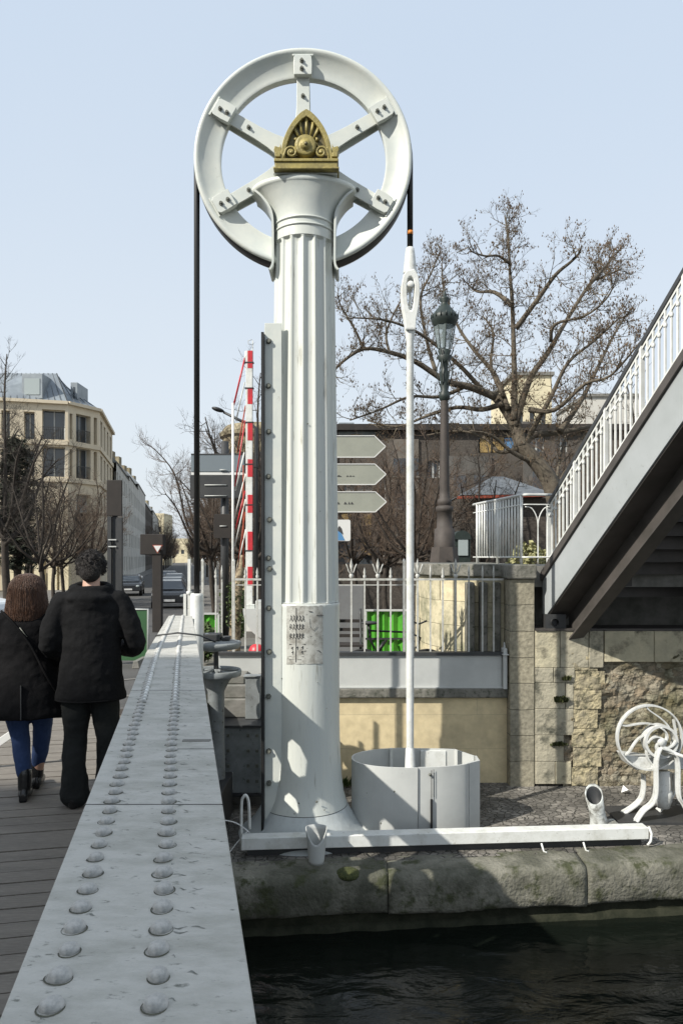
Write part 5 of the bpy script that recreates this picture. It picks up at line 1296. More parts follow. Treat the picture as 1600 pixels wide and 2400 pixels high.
bot=[(a0[0],a0[1]+.1,ZE+.22),(a1[0]-.05,a1[1]+.1,ZE+.22),(a2[0]-.1,a2[1]+.1,ZE+.22),(a3[0]-.1,a3[1],ZE+.22),(a3[0]-12,a3[1]+3,ZE+.22),(a0[0],a0[1]+14,ZE+.22)]
mb=MB(); mb.add(bot+top,[(i,(i+1)%6,(i+1)%6+6,i+6) for i in range(6)]+[(6,7,8,9,10,11)]); rf=obj('roof',mb,'roof_zinc',cb)
mb=MB()
for i in range(16):
    t=i/15; p=Vector(bot[0]).lerp(Vector(bot[1]),t); q=Vector(top[0]).lerp(Vector(top[1]),t); mb.bar(p+Vector((0,-.04,0)),q+Vector((0,-.04,0)),.06,.06)
for i in range(5):
    t=i/4; p=Vector(bot[1]).lerp(Vector(bot[2]),t); q=Vector(top[1]).lerp(Vector(top[2]),t); mb.bar(p+Vector((0,-.04,0)),q+Vector((0,-.04,0)),.06,.06)
obj('roof_seams',mb,'slate',rf)
for x0,x1,Yd in ((52,100,59.6),(166,182,62.6)):
    mb=MB(); mb.box2((XW(x0,Yd),Yd,14.5),(XW(x1,Yd),Yd+2.6,16.5)); dm=obj('dormer',mb,'roof_zinc',rf,bevel=.02)
    mb=MB(); mb.box2((XW(x0+6,Yd),Yd-.04,14.8),(XW(x1-6 if x1>90 else x1-4,Yd),Yd+.01,16.1)); obj('dormer_window',mb,'curtain' if x0<100 else 'glass',dm)
mb=MB(); mb.box2((a3[0]-3,70,14.3),(a3[0]-.2,74,15.6)); obj('chimney',mb,'dark_panel',rf)
# ground floor arcade
mb=MB()
for x in (30,62,96,128,155):
    X=XW(x,57.8); mb.box2((X-.35,57.4,G),(X+.35,58.0,2.0))
obj('arcade_pillars',mb,'facade_yellow',cb)
mb=MB(); mb.box2((XW(-60,57.8),57.3,2.0),(XW(160,57.8),58.0,2.6)); obj('arcade_beam',mb,'facade',cb)
# street row on the left
row=[(75,93,11.3,'facade_grey','grey terrace house next to the corner building'),(93.2,112,11.9,'facade_grey','second grey terrace house down the left side of the street'),(112.2,135,12.8,'facade_grey','grey terrace house with the highest roof midway down the street'),(135.2,170,11.4,'facade_brown','brown terrace house far down the left side of the street'),(170.2,215,12.4,'facade_grey','last grey terrace house before the street trees')]
for i,(Y0,Y1,zt_,m_,lab) in enumerate(row):
    xx=lambda Y,o=0:(-.216*Y-6.6+o)
    e=empty('terrace_house',(xx(Y0),Y0,G),lab,'house','terrace houses along the street')
    L=Vector((xx(Y1)-xx(Y0),Y1-Y0,0)).length
    ops=[]; nwin=int(L/3.1)
    for k in range(nwin):
        for f_ in range(4): z=G+1+f_*2.9; ops.append((1+k*3.1,2.0+k*3.1,z,z+1.7,'c' if (k+f_)%3==0 else 'w'))
    facade(e,(xx(Y0),Y0),(xx(Y1),Y1),G,zt_,ops,m_,depth=.3)
    solid(e,[(xx(Y0,-.4),Y0+.02),(xx(Y1,-.4),Y1-.02),(xx(Y1,-12),Y1-.02),(xx(Y0,-12),Y0+.02)],G,zt_-.05,'facade_grey' if i else 'facade')
    mb=MB(); a=[(xx(Y0,.15),Y0,zt_),(xx(Y1,.15),Y1,zt_),(xx(Y1,-12),Y1,zt_),(xx(Y0,-12),Y0,zt_)]; b=[(xx(Y0,-1.6),Y0,zt_+1.9),(xx(Y1,-1.6),Y1,zt_+1.9),(xx(Y1,-9),Y1,zt_+1.9),(xx(Y0,-9),Y0,zt_+1.9)]
    mb.add(a+b,[(k,(k+1)%4,(k+1)%4+4,k+4) for k in range(4)]+[(4,5,6,7),(0,1,2,3)]); r_=obj('roof',mb,'slate' if i%2 else 'roof_zinc',e)
    for k in range(2):
        Yc=Y0+(Y1-Y0)*(.2+.5*k); mb=MB(); mb.box2((xx(Yc,-3),Yc,zt_+1.2),(xx(Yc,-1.6),Yc+1.2,zt_+3.0)); obj('chimney',mb,'tower_stone',r_)
# pale block at the far end, and another
for px0,px1,y0,Y,m_,lab in ((350,384,1203,232,'facade_yellow','pale yellow block rising above the far end of the terrace'),(395,440,1262,330,'facade_yellow','distant pale block closing the end of the street')):
    e=empty('far_block',(XW(px0,Y),Y,G),lab,'building'); w_=XW(px1,Y)-XW(px0,Y)
    ops=[(w_*.1+k*w_*.28,w_*.1+k*w_*.28+w_*.16,3+f*3.2,4.8+f*3.2,'x') for k in range(3) for f in range(int((ZW(y0,Y)-4)/3.2))]
    facade(e,(XW(px0,Y),Y),(XW(px1,Y),Y),G,ZW(y0,Y),ops,m_,depth=.3); solid(e,[(XW(px0,Y)+.01,Y+.35),(XW(px1,Y)-.01,Y+.35),(XW(px1,Y),Y+12),(XW(px0,Y),Y+12)],G,ZW(y0,Y),m_)
# long brown building on the right
LBY=34; lbx=lambda p:XW(p,LBY); lbz=lambda y:ZW(y,LBY)
lbg=empty('brick_building',(lbx(1000),LBY,-.7),'long low brown brick building with flat roof behind the signs and the lamp','building')
X0=lbx(640); 
def op(x0,x1,y0,y1,k='w'): return (lbx(x0)-X0,lbx(x1)-X0,lbz(y1),lbz(y0),k)
ops=[op(884,906,1244,1304),op(938,946,1260,1300),op(985,1005,1180,1240),op(1080,1110,1080,1130),op(890,915,1120,1170),op(1240,1275,1020,1060),op(1300,1330,1022,1062),op(700,790,1005,1025),op(792,880,1008,1024,'c'),op(800,872,1136,1150,'c'),op(1000,1030,1080,1120),op(940,960,1100,1140),op(1120,1215,1022,1062,'x'),op(792,872,1202,1322,'x'),op(700,740,1100,1150),op(700,740,1200,1260)]
facade(lbg,(X0,LBY),(lbx(1500),LBY),-.9,lbz(1010),ops,'facade_brown',depth=.25)
solid(lbg,[(X0,LBY+.3),(lbx(1500),LBY+.3),(lbx(1500),LBY+14),(X0,LBY+14)],-.9,lbz(1008),'facade_brown')
mb=MB(); mb.box2((X0-.3,LBY-.3,lbz(1010)),(lbx(1505),LBY+14,lbz(996))); obj('roof_edge',mb,'dark_panel',lbg)
M['brick_grey']=mat('grey brown render',(.115,.108,.098),.9,c2=(.075,.07,.062),scale=1.2,lo=.4,hi=.62)
M['brick_pale']=mat('pale brown render',(.16,.14,.115),.9,c2=(.10,.088,.075),scale=2,lo=.4,hi=.62)
for x0,x1,y0,y1,m_,d_ in ((906,980,1030,1320,'brick_pale',.10),(1040,1150,1070,1320,'brick_grey',.12),(1225,1330,1060,1320,'brick_grey',.10),(660,790,1030,1095,'brick_grey',.08)):
    mb=MB(); mb.box2((lbx(x0),LBY-d_,lbz(y1)),(lbx(x1),LBY+.02,lbz(y0))); pj=obj('projecting_bay',mb,m_,lbg)
    for k in range(2):
        for zz_ in (lbz(y0+45),lbz(y0+120)):
            if x0<700: continue
            xa=lbx(x0+(x1-x0)*(.2+.42*k)); mb=MB(); mb.box2((xa,LBY-d_-.02,zz_-.8),(xa+.55,LBY-d_-.004,zz_)); wq=obj('window',mb,'glass',pj)
            mb=MB(); mb.box2((xa-.05,LBY-d_-.08,zz_-.88),(xa+.6,LBY-d_-.021,zz_-.82)); obj('sill',mb,'concrete',wq)
mb=MB(); mb.tube([(lbx(1037),LBY-.15,-.5),(lbx(1037),LBY-.15,lbz(1012))],.06,6); obj('downpipe',mb,'dark_metal',lbg)
for xx in (905,1060,1120,1262):
    mb=MB(); hh=rng.uniform(.35,.8); mb.box2((lbx(xx),LBY+3,lbz(996)),(lbx(xx)+rng.uniform(.4,1.2),LBY+4,lbz(996)+hh)); obj('chimney',mb,'brick_grey',lbg)
for x0,x1,y0,y1,m_ in ((845,870,1203,1300,'ochre'),(800,822,1203,1250,'ochre'),(1125,1150,1025,1060,'ochre'),(1155,1180,1025,1060,'ochre'),(1183,1202,1026,1060,'blue_panel'),(822,845,1018,1024,'ochre')):
    mb=MB(); mb.box2((lbx(x0),LBY+.05,lbz(y1)),(lbx(x1),LBY+.12,lbz(y0))); obj('facade_panel',mb,m_,lbg)
mb=MB(); mb.box2((lbx(790),LBY-.06,lbz(1240)),(lbx(872),LBY-.0,lbz(1236))); mb.box2((lbx(842),LBY-.06,lbz(1300)),(lbx(846),LBY,lbz(1202))); obj('bay_frame',mb,'dark_metal',lbg)
mb=MB(); mb.box2((lbx(792),LBY+3,lbz(996)),(lbx(832),LBY+6,lbz(962))); obj('rooftop_unit',mb,'roof_zinc',lbg,bevel=.03)
# kiosk with slate roof and red eaves
KY=22; kx=lambda p:XW(p,KY); kz=lambda y:ZW(y,KY)
k_=empty('park_pavilion',(kx(1150),KY,-.3),'low park pavilion with slate hipped roof and red eaves under the big tree','pavilion')
mb=MB(); mb.box2((kx(1080),KY+.2,-.5),(kx(1300),KY+4,kz(1166))); obj('wall',mb,'facade_brown',k_)
mb=MB(); mb.prism([(kx(1070),kz(1164)),(kx(1300),kz(1158)),(kx(1300),kz(1164)),(kx(1070),kz(1170))],lambda a,b,h:Vector((a,KY+h,b)),-.2,0); obj('eave',mb,'terracotta',k_)
b=[(kx(1080),KY,kz(1160)),(kx(1300),KY,kz(1158)),(kx(1300),KY+4.5,kz(1158)),(kx(1080),KY+4.5,kz(1160))]; t=[(kx(1185),KY+2,kz(1100)-.0),(kx(1215),KY+2,kz(1100))]
mb=MB(); mb.add(b+t,[(0,1,5,4),(1,2,5),(2,3,4,5),(3,0,4)]); obj('roof',mb,'slate',k_)
# small arched green booth
BT=16; bt=empty('green_booth',(XW(1082,BT),BT,0),'small dark green booth with arched hood and pale panel right of the lamp foot','booth')
x0,x1=XW(1063,BT),XW(1102,BT)
mb=MB(); mb.box2((x0,BT,0),(x1,BT+.4,ZW(1262,BT))); obj('body',mb,'lamp_iron',bt,bevel=.01)
mb=MB(); mb.lathe([(.19,-.04),(.19,.42)],((x0+x1)/2,BT,ZW(1264,BT)),20,axis='Y',a0=0,a1=180); mb.lathe([(.0,-.04),(.19,-.04)],((x0+x1)/2,BT,ZW(1264,BT)),20,axis='Y',a0=0,a1=180); obj('hood',mb,'lamp_iron',bt)
mb=MB(); mb.box2((x0+.09,BT-.03,ZW(1302,BT)),(x1-.06,BT-.005,ZW(1252,BT))); obj('panel',mb,'curtain',bt)
# round corner building left of the column
RT_=50; rx_=lambda p:XW(p,RT_); rz_=lambda y:ZW(y,RT_)
ro=empty('round_corner_house',(rx_(600),RT_+3,G),'old stone house with a rounded corner and mansard roof behind the barrier','house')
mb=MB(); mb.lathe([(2.65,G),(2.65,rz_(1015)),(2.85,rz_(1012)),(2.9,rz_(1003)),(2.8,rz_(1000)),(2.45,rz_(985)),(0,rz_(975))],(rx_(598),RT_+3,0),24,sharp=True,smooth=False); obj('rounded_corner',mb,'tower_stone',ro)
mb=MB(); mb.box2((rx_(598),RT_+.5,G),(rx_(860),RT_+8,rz_(1015))); obj('wing',mb,'tower_stone',ro)
mb=MB(); mb.box2((rx_(590),RT_+.2,rz_(1015)),(rx_(862),RT_+8,rz_(1002))); obj('cornice',mb,'tower_stone',ro)
for k in range(5):
    a=R(200+k*28)
    for zz_ in (rz_(1090),rz_(1180)):
        c=Vector((rx_(598)+2.66*math.cos(a),RT_+3+2.66*math.sin(a),zz_)); mb=MB(); mb.box(c,(.12,.9,1.9),rot=Matrix.Rotation(a,3,'Z')); obj('window',mb,'glass',ro)
# pale tower blocks behind the big tree
for x0,x1,y0,Y,m_,lab in ((1203,1292,880,66,'facade_yellow','pale yellow building glimpsed through the big tree'),(1298,1372,1035,58,'slate','dark grey slab building low behind the right side of the tree'),(1372,1500,930,75,'facade_grey','grey block far behind the stair railing')):
    e=empty('far_building',(XW(x0,Y),Y,G),lab,'building'); w_=XW(x1,Y)-XW(x0,Y); H_=ZW(y0,Y)
    ops=[(w_*.12+k*w_*.3,w_*.12+k*w_*.3+w_*.14,G+2+f*3,G+3.6+f*3,'x') for k in range(3) for f in range(int((H_-G-3)/3))]
    facade(e,(XW(x0,Y),Y),(XW(x1,Y),Y),G,H_,ops,m_,depth=.3); solid(e,[(XW(x0,Y)+.01,Y+.35),(XW(x1,Y)-.01,Y+.35),(XW(x1,Y),Y+10),(XW(x0,Y),Y+10)],G,H_,m_)
    mb=MB(); mb.box2((XW(x0,Y)-.2,Y-.2,H_),(XW(x1,Y)+.2,Y+10,H_+.3)); obj('roof_edge',mb,'concrete',e)
# unseen block added behind the camera to shade the near girder and water
bb=empty('shading_block',(-21.5,-10.4,-2),'unseen tall grey block added behind the viewer to shade the near end of the girder','building')
ops=[(2+k*4,3.6+k*4,1+f*3,2.8+f*3,'x') for k in range(10) for f in range(7)]
facade(bb,(-60,-11.5),(-21.5,-11.5),-2,24,[],'facade_grey'); 
solid(bb,[(-60,-11.6),(-21.5,-11.6),(-21.5,-60),(-60,-60)],-2,24,'facade_grey')

# ============================================================ trees
def spray(tw,p,d,L,r,depth,rg,up=.25,wob=.35,buds=None,sides=3):
    n=3; pts=[p.copy()]; rs=[r]; dd=d.normalized()
    for i in range(n):
        dd=(dd+Vector((rg.gauss(0,wob),rg.gauss(0,wob),rg.gauss(0,wob)+up))*.5).normalized()
        p=p+dd*L/n; pts.append(p.copy()); rs.append(r*(1-.6*(i+1)/n))
    tw.tube(pts,rs,sides,caps=False,smooth=False)
    if depth<=0:
        if buds is not None and rg.random()<.40:
            for q in range(rg.choice((1,1,2))):
                c=pts[-1-q%3]+Vector((rg.gauss(0,.02),rg.gauss(0,.02),rg.gauss(0,.03)))
                s=rg.uniform(.009,.022); buds.add([c+Vector((s,0,0)),c+Vector((-s*.5,s,0)),c+Vector((-s*.5,-s,0)),c+Vector((0,0,s*2.4)),c-Vector((0,0,s))],[(0,1,3),(1,2,3),(2,0,3),(1,0,4),(2,1,4),(0,2,4)])
        return
    k=rg.choice((3,4)) if depth>1 else 3
    for j in range(k):
        t=rg.uniform(.25,1.0); i=min(int(t*n),n-1); f=t*n-i; q=pts[i].lerp(pts[i+1],min(f,1))
        a=Vector((rg.gauss(0,1),rg.gauss(0,1),rg.gauss(0,.7)))
        nd=(dd+a*.62).normalized()
        spray(tw,q,nd,L*rg.uniform(.5,.75),max(rs[i]*.62,.003),depth-1,rg,up,wob,buds,sides)
def limb(mbk,mbt,pts,r0,r1,rg,dens,tl,depth,buds,tr=.014,up=.25):
    pts=smooth_line(pts,4); N=len(pts)
    mbk.tube(pts,[r0+(r1-r0)*(i/(N-1))**.8 for i in range(N)],7)
    for i in range(1,N):
        seg=pts[i]-pts[i-1]; t=i/N
        cnt=dens*seg.length*(.35+t)
        m_=int(cnt)+(1 if rg.random()<cnt-int(cnt) else 0)
        for j in range(m_):
            q=pts[i-1].lerp(pts[i],rg.random()); d=(seg.normalized()*.5+Vector((rg.gauss(0,1),rg.gauss(0,1),rg.gauss(.15,.8)))).normalized()
            spray(mbt,q,d,tl*rg.uniform(.6,1.25)*(1.15-.45*t),tr,depth,rg,up,.35,buds)
# big plane tree, traced limbs
TY=18.0
rg=random.Random(77)
bt_=empty('plane_tree',(XW(1310,TY),TY,-.1),'big sprawling bare plane tree leaning over the pavilion behind the lamp','tree')
def tp(*a):
    out=[]
    dy=a[0]
    for i,(x,y) in enumerate(a[1:]):
        Y=TY+dy*i/(len(a)-2); out.append(P(x,y,Y))
    return out
bk=MB();tw=MB();bu=MB()
limbs=[ (0,.30,.20,[(1312,1305),(1306,1200),(1285,1125),(1245,1072),(1215,1040)],0),
 (.3,.20,.13,[(1220,1048),(1208,1000),(1178,950),(1155,925)],.4),
 (-1.5,.13,.025,[(1160,930),(1100,907),(1046,894),(974,848),(913,826),(852,818),(800,850),(775,880)],1),
 (1.2,.10,.02,[(1178,945),(1130,960),(1070,955),(1000,975),(930,1000),(860,985)],1),
 (.4,.12,.02,[(1204,985),(1204,900),(1203,828),(1199,706),(1194,640),(1190,560),(1182,505)],1),
 (1.5,.09,.018,[(1200,715),(1158,685),(1117,683),(1090,660)],1),
 (-.8,.05,.012,[(1196,620),(1168,600),(1137,600),(1106,590),(1095,575)],1),
 (1.2,.12,.02,[(1205,1000),(1240,890),(1282,828),(1326,752),(1382,665),(1412,650),(1455,630)],1),
 (-1.2,.09,.018,[(1208,770),(1260,700),(1301,644),(1335,615),(1355,595),(1362,575)],1),
 (2,.07,.015,[(1385,660),(1408,635),(1430,610),(1440,580)],1),
 (.8,.17,.05,[(1225,1040),(1250,1020),(1321,1012),(1380,1000)],.6),
 (1.5,.10,.02,[(1310,1012),(1360,940),(1400,860),(1440,780),(1480,720)],1),
 (-1.0,.09,.02,[(1240,1020),(1290,930),(1330,850),(1390,800),(1450,745)],1),
 (1.0,.09,.02,[(1190,960),(1160,880),(1110,820),(1070,760),(1040,680),(1035,620)],1),
 (-1.2,.08,.02,[(1130,915),(1080,860),(1010,800),(960,770),(900,750),(830,745)],1),
 (1.2,.07,.018,[(1020,870),(1000,800),(985,700),(1010,640),(1030,590)],1),
 (-1,.07,.018,[(1095,903),(1030,930),(960,930),(890,960),(820,985)],1),
 (1.5,.08,.02,[(1215,1050),(1170,1060),(1140,1030),(1080,1010),(1000,1020)],.6),
 (-.8,.08,.02,[(1250,1085),(1200,1060),(1150,1020),(1100,1010)],.5),
 (-2,.09,.02,[(1240,960),(1300,960),(1370,900),(1430,880),(1500,800)],1),
 (.8,.07,.02,[(1180,930),(1150,860),(1155,780),(1130,740)],1),
 (1.3,.06,.015,[(1300,1150),(1310,1080),(1330,1000),(1345,930)],.6),
 (-1.3,.06,.015,[(1290,800),(1300,760),(1370,740),(1420,700),(1440,660)],1),
 (.5,.05,.015,[(912,826),(905,780),(930,720),(950,690)],1),
 (-.5,.05,.015,[(852,818),(830,770),(800,720),(790,690)],1),
]
for dy,r0,r1,pp,dn in limbs:
    pts=tp(dy,*pp)
    r0*=.8 if dn>.5 else .95; r1*=.85
    limb(bk,tw,pts,r0,r1,rg,7.8*dn,.55,3,bu,tr=.0145,up=.2)
obj('trunk',bk,'bark',bt_); obj('crown',tw,mat('plane twigs',(.085,.067,.046),.9,c2=(.15,.125,.085),scale=2),bt_,recalc=False); obj('buds',bu,'bud',bt_,recalc=False,kind='stuff')
# generic bare tree
def baretree(name,seed,H,rad_,nl,depth,dens,label,cat,group,barkm,twigm,trunk_r=.13,fork=.35,up=.25,tl=.9,loc=(0,0,0)):
    rg=random.Random(seed); root=empty(name,(0,0,0),label,cat,group); bk=MB();tw=MB()
    fz_=H*fork; pts=[Vector((0,0,-.1)),Vector((rg.gauss(0,.06),rg.gauss(0,.06),fz_*.5)),Vector((rg.gauss(0,.12),rg.gauss(0,.12),fz_))]
    bk.tube(smooth_line(pts,3),[trunk_r*(1.25 if i==0 else 1-.04*i) for i in range(7)],8)
    top=pts[-1]
    for k in range(nl):
        a=6.283*k/nl+rg.uniform(-.3,.3); rr_=rad_*rg.uniform(.45,1); hh=H*rg.uniform(.62,1) if k else H
        if k==0: rr_=.2
        s=top-Vector((0,0,rg.uniform(0,fz_*.3)))
        e=Vector((rr_*math.cos(a),rr_*math.sin(a),hh-(rr_/rad_)*H*.12))
        m1=s.lerp(e,.4)+Vector((0,0,-.05*H+rg.gauss(0,.1))); m2=s.lerp(e,.75)+Vector((rg.gauss(0,.2),rg.gauss(0,.2),0))
        limb(bk,tw,[s,m1,m2,e],trunk_r*.6,.015,rg,dens,tl,depth,None,tr=.015,up=up)
    obj('trunk',bk,barkm,root); obj('crown',tw,twigm,root,recalc=False)
    return root
TA=baretree('bare_tree',3,7.6,2.6,8,3,3.4,'x','tree','bare trees on the left square','bark_dark','bark_dark',.13,.34)
TB=baretree('bare_tree',8,7.2,2.4,10,3,3.8,'x','tree','bare trees on the left square','bark_dark','twig_brown',.11,.36)
TC=baretree('bare_tree',15,8.5,2.8,12,3,4.4,'x','tree','bare trees lining the street','bark_dark','twig_brown',.14,.3)
def place(t,used_,px,Y,s,rz,label,group=None,dz=0,sz=None):
    o=t if not used_[0] else copy_tree(t); used_[0]=True
    o.location=(XW(px,Y),Y,gz(Y)-.02+dz); o.scale=(s,s,sz or s); o.rotation_euler=(0,0,rz); o['label']=label
    if group: o['group']=group
    return o
ua=[False];ub=[False];uc_=[False]
place(TA,ua,102,28,.86,.5,'forked bare tree just left of the man, nearest of the square trees')
place(TA,ua,20,31,1.35,2.1,'tall bare tree at the left edge of the photo',sz=1.45)
place(TB,ub,128,36,.92,1,'thin dark tree right behind the forked bare tree')
place(TB,ub,152,40,.95,3,'brownish bare tree behind the left shoulder of the man')
place(TB,ub,200,44,1.0,4.4,'brown bare tree seen above the head of the man')
place(TA,ua,-30,36,1.5,5.1,'bare tree cut by the left edge of the photo')
place(TB,ub,66,42,1.0,5.4,'bare tree in front of the arcade of the corner building')
place(TA,ua,612,22,.95,1.7,'bare tree right behind the raised barrier boom','bare trees by the barrier',sz=1.0)
place(TB,ub,560,26,.92,.3,'bare tree behind the thick dark signpost','bare trees by the barrier')
place(TA,ua,540,33,1.0,3.9,'bare tree further back between the signpost and the lamp head','bare trees by the barrier')
place(TB,ub,640,30,1.05,2.4,'bare tree mostly hidden behind the fluted column','bare trees by the barrier')
place(TB,ub,960,27,.9,2.2,'bare tree in front of the brown brick building','bare trees by the brick building')
place(TB,ub,1085,29,.85,4.2,'small bare tree before the brick building right of the lamp','bare trees by the brick building')
place(TA,ua,900,31,.85,.9,'thin bare tree next to the arrow boards','bare trees by the brick building')
place(TB,ub,1390,30,1.1,1.2,'bare tree seen through the stair railing','bare trees by the brick building')
place(TA,ua,1480,40,1.6,3.2,'larger bare tree behind the upper stair railing','bare trees by the brick building')
place(TB,ub,1020,24,.8,5.2,'slender bare tree right behind the lamp shaft','bare trees by the brick building')
place(TA,ua,1150,27,.85,2.9,'bare tree rising behind the park pavilion','bare trees by the brick building')
place(TB,ub,830,26,.85,3.6,'bare tree beside the ochre bay of the brick building','bare trees by the brick building')
place(TB,ub,1290,26,.95,.2,'bare tree crossing the trunk of the big plane tree','bare trees by the brick building')
place(TB,ub,985,20,.78,1.4,'bare tree close behind the stone parapet left of the lamp','bare trees by the brick building')
place(TA,ua,1120,21,.7,3.3,'small bare tree just left of the park pavilion','bare trees by the brick building')
place(TB,ub,905,22,.78,.6,'bare tree directly right of the arrow boards','bare trees by the brick building')
place(TB,ub,505,28,1.0,2.2,'bare tree between the cable and the dark signpost','bare trees by the barrier')
place(TA,ua,60,38,1.15,4.1,'bare tree with wide crown over the arcade','bare trees on the left square')
place(TB,ub,222,50,1.15,1.9,'far brown tree against the chamfered corner of the beige building','bare trees on the left square')
names=['nearest','second','third','fourth','fifth','sixth','seventh','eighth','ninth','tenth','eleventh','farthest']
for side,ofs,Ys_ in (('right',2.9,(42,50,59,69,80,94,112,135,165,200,240,290)),('left',-4.2,(128,140,153,167,183,200,222,250,285,320))):
    for i,Y in enumerate(Ys_):
        X=-.2123*Y+ofs; px=CX+F*X/Y
        place(TC,uc_,px,Y,(1.15+.12*math.sin(i*2.1)),i*1.3,'%s street tree on the %s pavement of the far street'%(names[i],side),'bare trees lining the street')
# dark conifer
rgc=random.Random(31)
cf=empty('dark_conifer',(XW(42,33),33,-.7),'dense dark evergreen standing before the corner building at the left edge','tree')
bk=MB(); bk.tube([(XW(42,33),33,-.8),(XW(42,33),33,3),(XW(40,33),33,6.4)],[.2,.15,.03],8); obj('trunk',bk,'bark_dark',cf)
tw=MB()
for k in range(260):
    z=rgc.uniform(1.2,7.0); rr_=min(1.15,(7.6-z)*.5)*rgc.uniform(.3,1.05); a=rgc.uniform(0,6.28); b=Vector((XW(36,33),33,z)); e=b+Vector((rr_*math.cos(a),rr_*math.sin(a),rgc.uniform(-.2,.25)))
    tw.tube([b,e],[.02,.006],3,caps=False)
    for j in range(34):
        t=rgc.uniform(.2,1.05); q=b.lerp(e,t)+Vector((rgc.gauss(0,.12),rgc.gauss(0,.12),rgc.gauss(0,.06))); s=rgc.uniform(.07,.17); v=Vector((rgc.gauss(0,1),rgc.gauss(0,1),rgc.gauss(0,.5))).normalized()*s; w_=Vector((rgc.gauss(0,1),rgc.gauss(0,1),rgc.gauss(0,.4))).normalized()*s*.35
        tw.add([q-v,q+w_,q+v,q-w_],[(0,1,2,3)])
obj('crown',tw,'needles',cf,recalc=False)
# leafy bushes
def bush(name,c,r,n,label,m,seed,s0=.05):
    rg=random.Random(seed); c=Vector(c); root=empty(name,c,label,'shrub'); mb=MB(); tw=MB()
    for i in range(14):
        d=Vector((rg.gauss(0,r[0]*.4),rg.gauss(0,r[1]*.4),r[2]*rg.uniform(.8,1.9))); tw.tube([c,c+d*.5,c+d],[.012,.009,.004],3,caps=False)
    for i in range(n):
        v=Vector((rg.gauss(0,1),rg.gauss(0,1),rg.gauss(0,1))).normalized()*rg.uniform(.5,1)**.5
        k=1+.3*noise.noise(v*2.3+Vector((seed,0,0))); q=c+Vector((v.x*r[0]*k,v.y*r[1]*k,r[2]+v.z*r[2]*k)); s=s0*rg.uniform(.6,1.4)
        a=Vector((rg.gauss(0,1),rg.gauss(0,1),rg.gauss(0,1))).normalized()*s; b=a.cross(Vector((rg.gauss(0,1),rg.gauss(0,1),1))).normalized()*s*.6
        mb.add([q-a,q+b,q+a,q-b],[(0,1,2,3)])
    obj('stems',tw,'bark',root,recalc=False); obj('foliage',mb,m,root,recalc=False)
M['leaf_yellow']=mat('pale yellow leaves',(.32,.30,.14),.8,c2=(.18,.19,.09),scale=6)
bush('yellow_shrub',(XW(1262,14),14.8,.9),(.42,.4,.55),1500,'pale yellowish shrub behind the arched bars of the landing','leaf_yellow',4)
bush('green_shrub',(XW(536,13.8),14.4,0),(.28,.3,.6),800,'green leafy shrub climbing between the white posts left of the barrier','leaf',9)
bush('green_shrub',(XW(490,12.6),12.2,0),(.18,.2,.32),420,'small bright green shrub at the right side of the bridge end','leaf',12)
# peeling plane trunk near the barrier
pt_=empty('ivy_trunk',(XW(556,13),13,0),'pale peeling tree trunk wrapped in ivy just left of the barrier boom','tree')
mb=MB(); mb.tube(smooth_line([(XW(548,13),13,0),(XW(552,13),13,.5),(XW(557,13),13.02,1.2),(XW(566,13),13.1,1.75)],5),[.13,.12,.11,.11,.105,.10,.10,.10,.09,.09,.08,.08,.07,.07,.06,.05],9); obj('trunk',mb,mat('peeling bark',(.36,.29,.19),.9,c2=(.12,.09,.06),scale=9,lo=.42,hi=.58,bump=.6),pt_)
mb=MB(); rg=random.Random(2)
for i in range(420):
    z=rg.uniform(.5,1.3); a=rg.uniform(0,6.3); r=rg.uniform(.12,.19); q=Vector((XW(556,13)+r*math.cos(a),13+r*math.sin(a),z)); s=.03; v=Vector((rg.gauss(0,1),rg.gauss(0,1),rg.gauss(0,1))).normalized()*s; w_=v.cross(Vector((0,.3,1))).normalized()*s*.7
    mb.add([q-v,q+w_,q+v,q-w_],[(0,1,2,3)])
obj('ivy',mb,'leaf',pt_,recalc=False)

# ============================================================ traffic signs left
ys=empty('yield_sign',(XW(370,18),18,-.1),'red edged white triangle sign on a thick dark post right of the man','traffic sign')
Yy=18; 
mb=MB(); mb.box2((XW(357,Yy),Yy,-.2),(XW(378,Yy),Yy+.2,ZW(1255,Yy))); obj('post',mb,'dark_panel',ys,bevel=.01)
mb=MB(); mb.box2((XW(329,Yy),Yy-.02,ZW(1300,Yy)),(XW(383,Yy),Yy+.25,ZW(1252,Yy))); obj('signal_box',mb,'dark_panel',ys,bevel=.015)
def tri(cx_,cz_,r): return [(cx_-r,cz_+r*.55),(cx_+r,cz_+r*.55),(cx_,cz_-r*1.1)]
cx_=XW(370,17.9); cz_=ZW(1284,17.9)
mb=MB(); mb.prism(tri(cx_,cz_,.125),lambda a,b,h:Vector((a,17.9+h,b)),-.02,.0); obj('red_edge',mb,'terracotta',ys)
mb=MB(); mb.prism(tri(cx_,cz_,.095),lambda a,b,h:Vector((a,17.9+h,b)),-.028,-.022); obj('triangle_face',mb,'paper',ys)
bs=empty('brown_signpost',(XW(268,20),20,-.2),'dark brown rectangular sign panel high on a dark post right of the corner building','traffic sign')
mb=MB(); mb.box2((XW(250,20),20,ZW(1209,20)),(XW(286,20),20.06,ZW(1125,20))); obj('panel',mb,'dark_panel',bs,bevel=.01)
mb=MB(); mb.box2((XW(262,20),20.07,-.3),(XW(272,20),20.17,ZW(1127,20))); obj('post',mb,'dark_metal',bs)
mb=MB(); mb.box2((XW(252,20),20,.2),(XW(261,20),20.1,ZW(1210,20))); mb.box2((XW(273,20),20,.2),(XW(286,20),20.1,ZW(1213,20))); obj('side_column',mb,'dark_metal',bs)
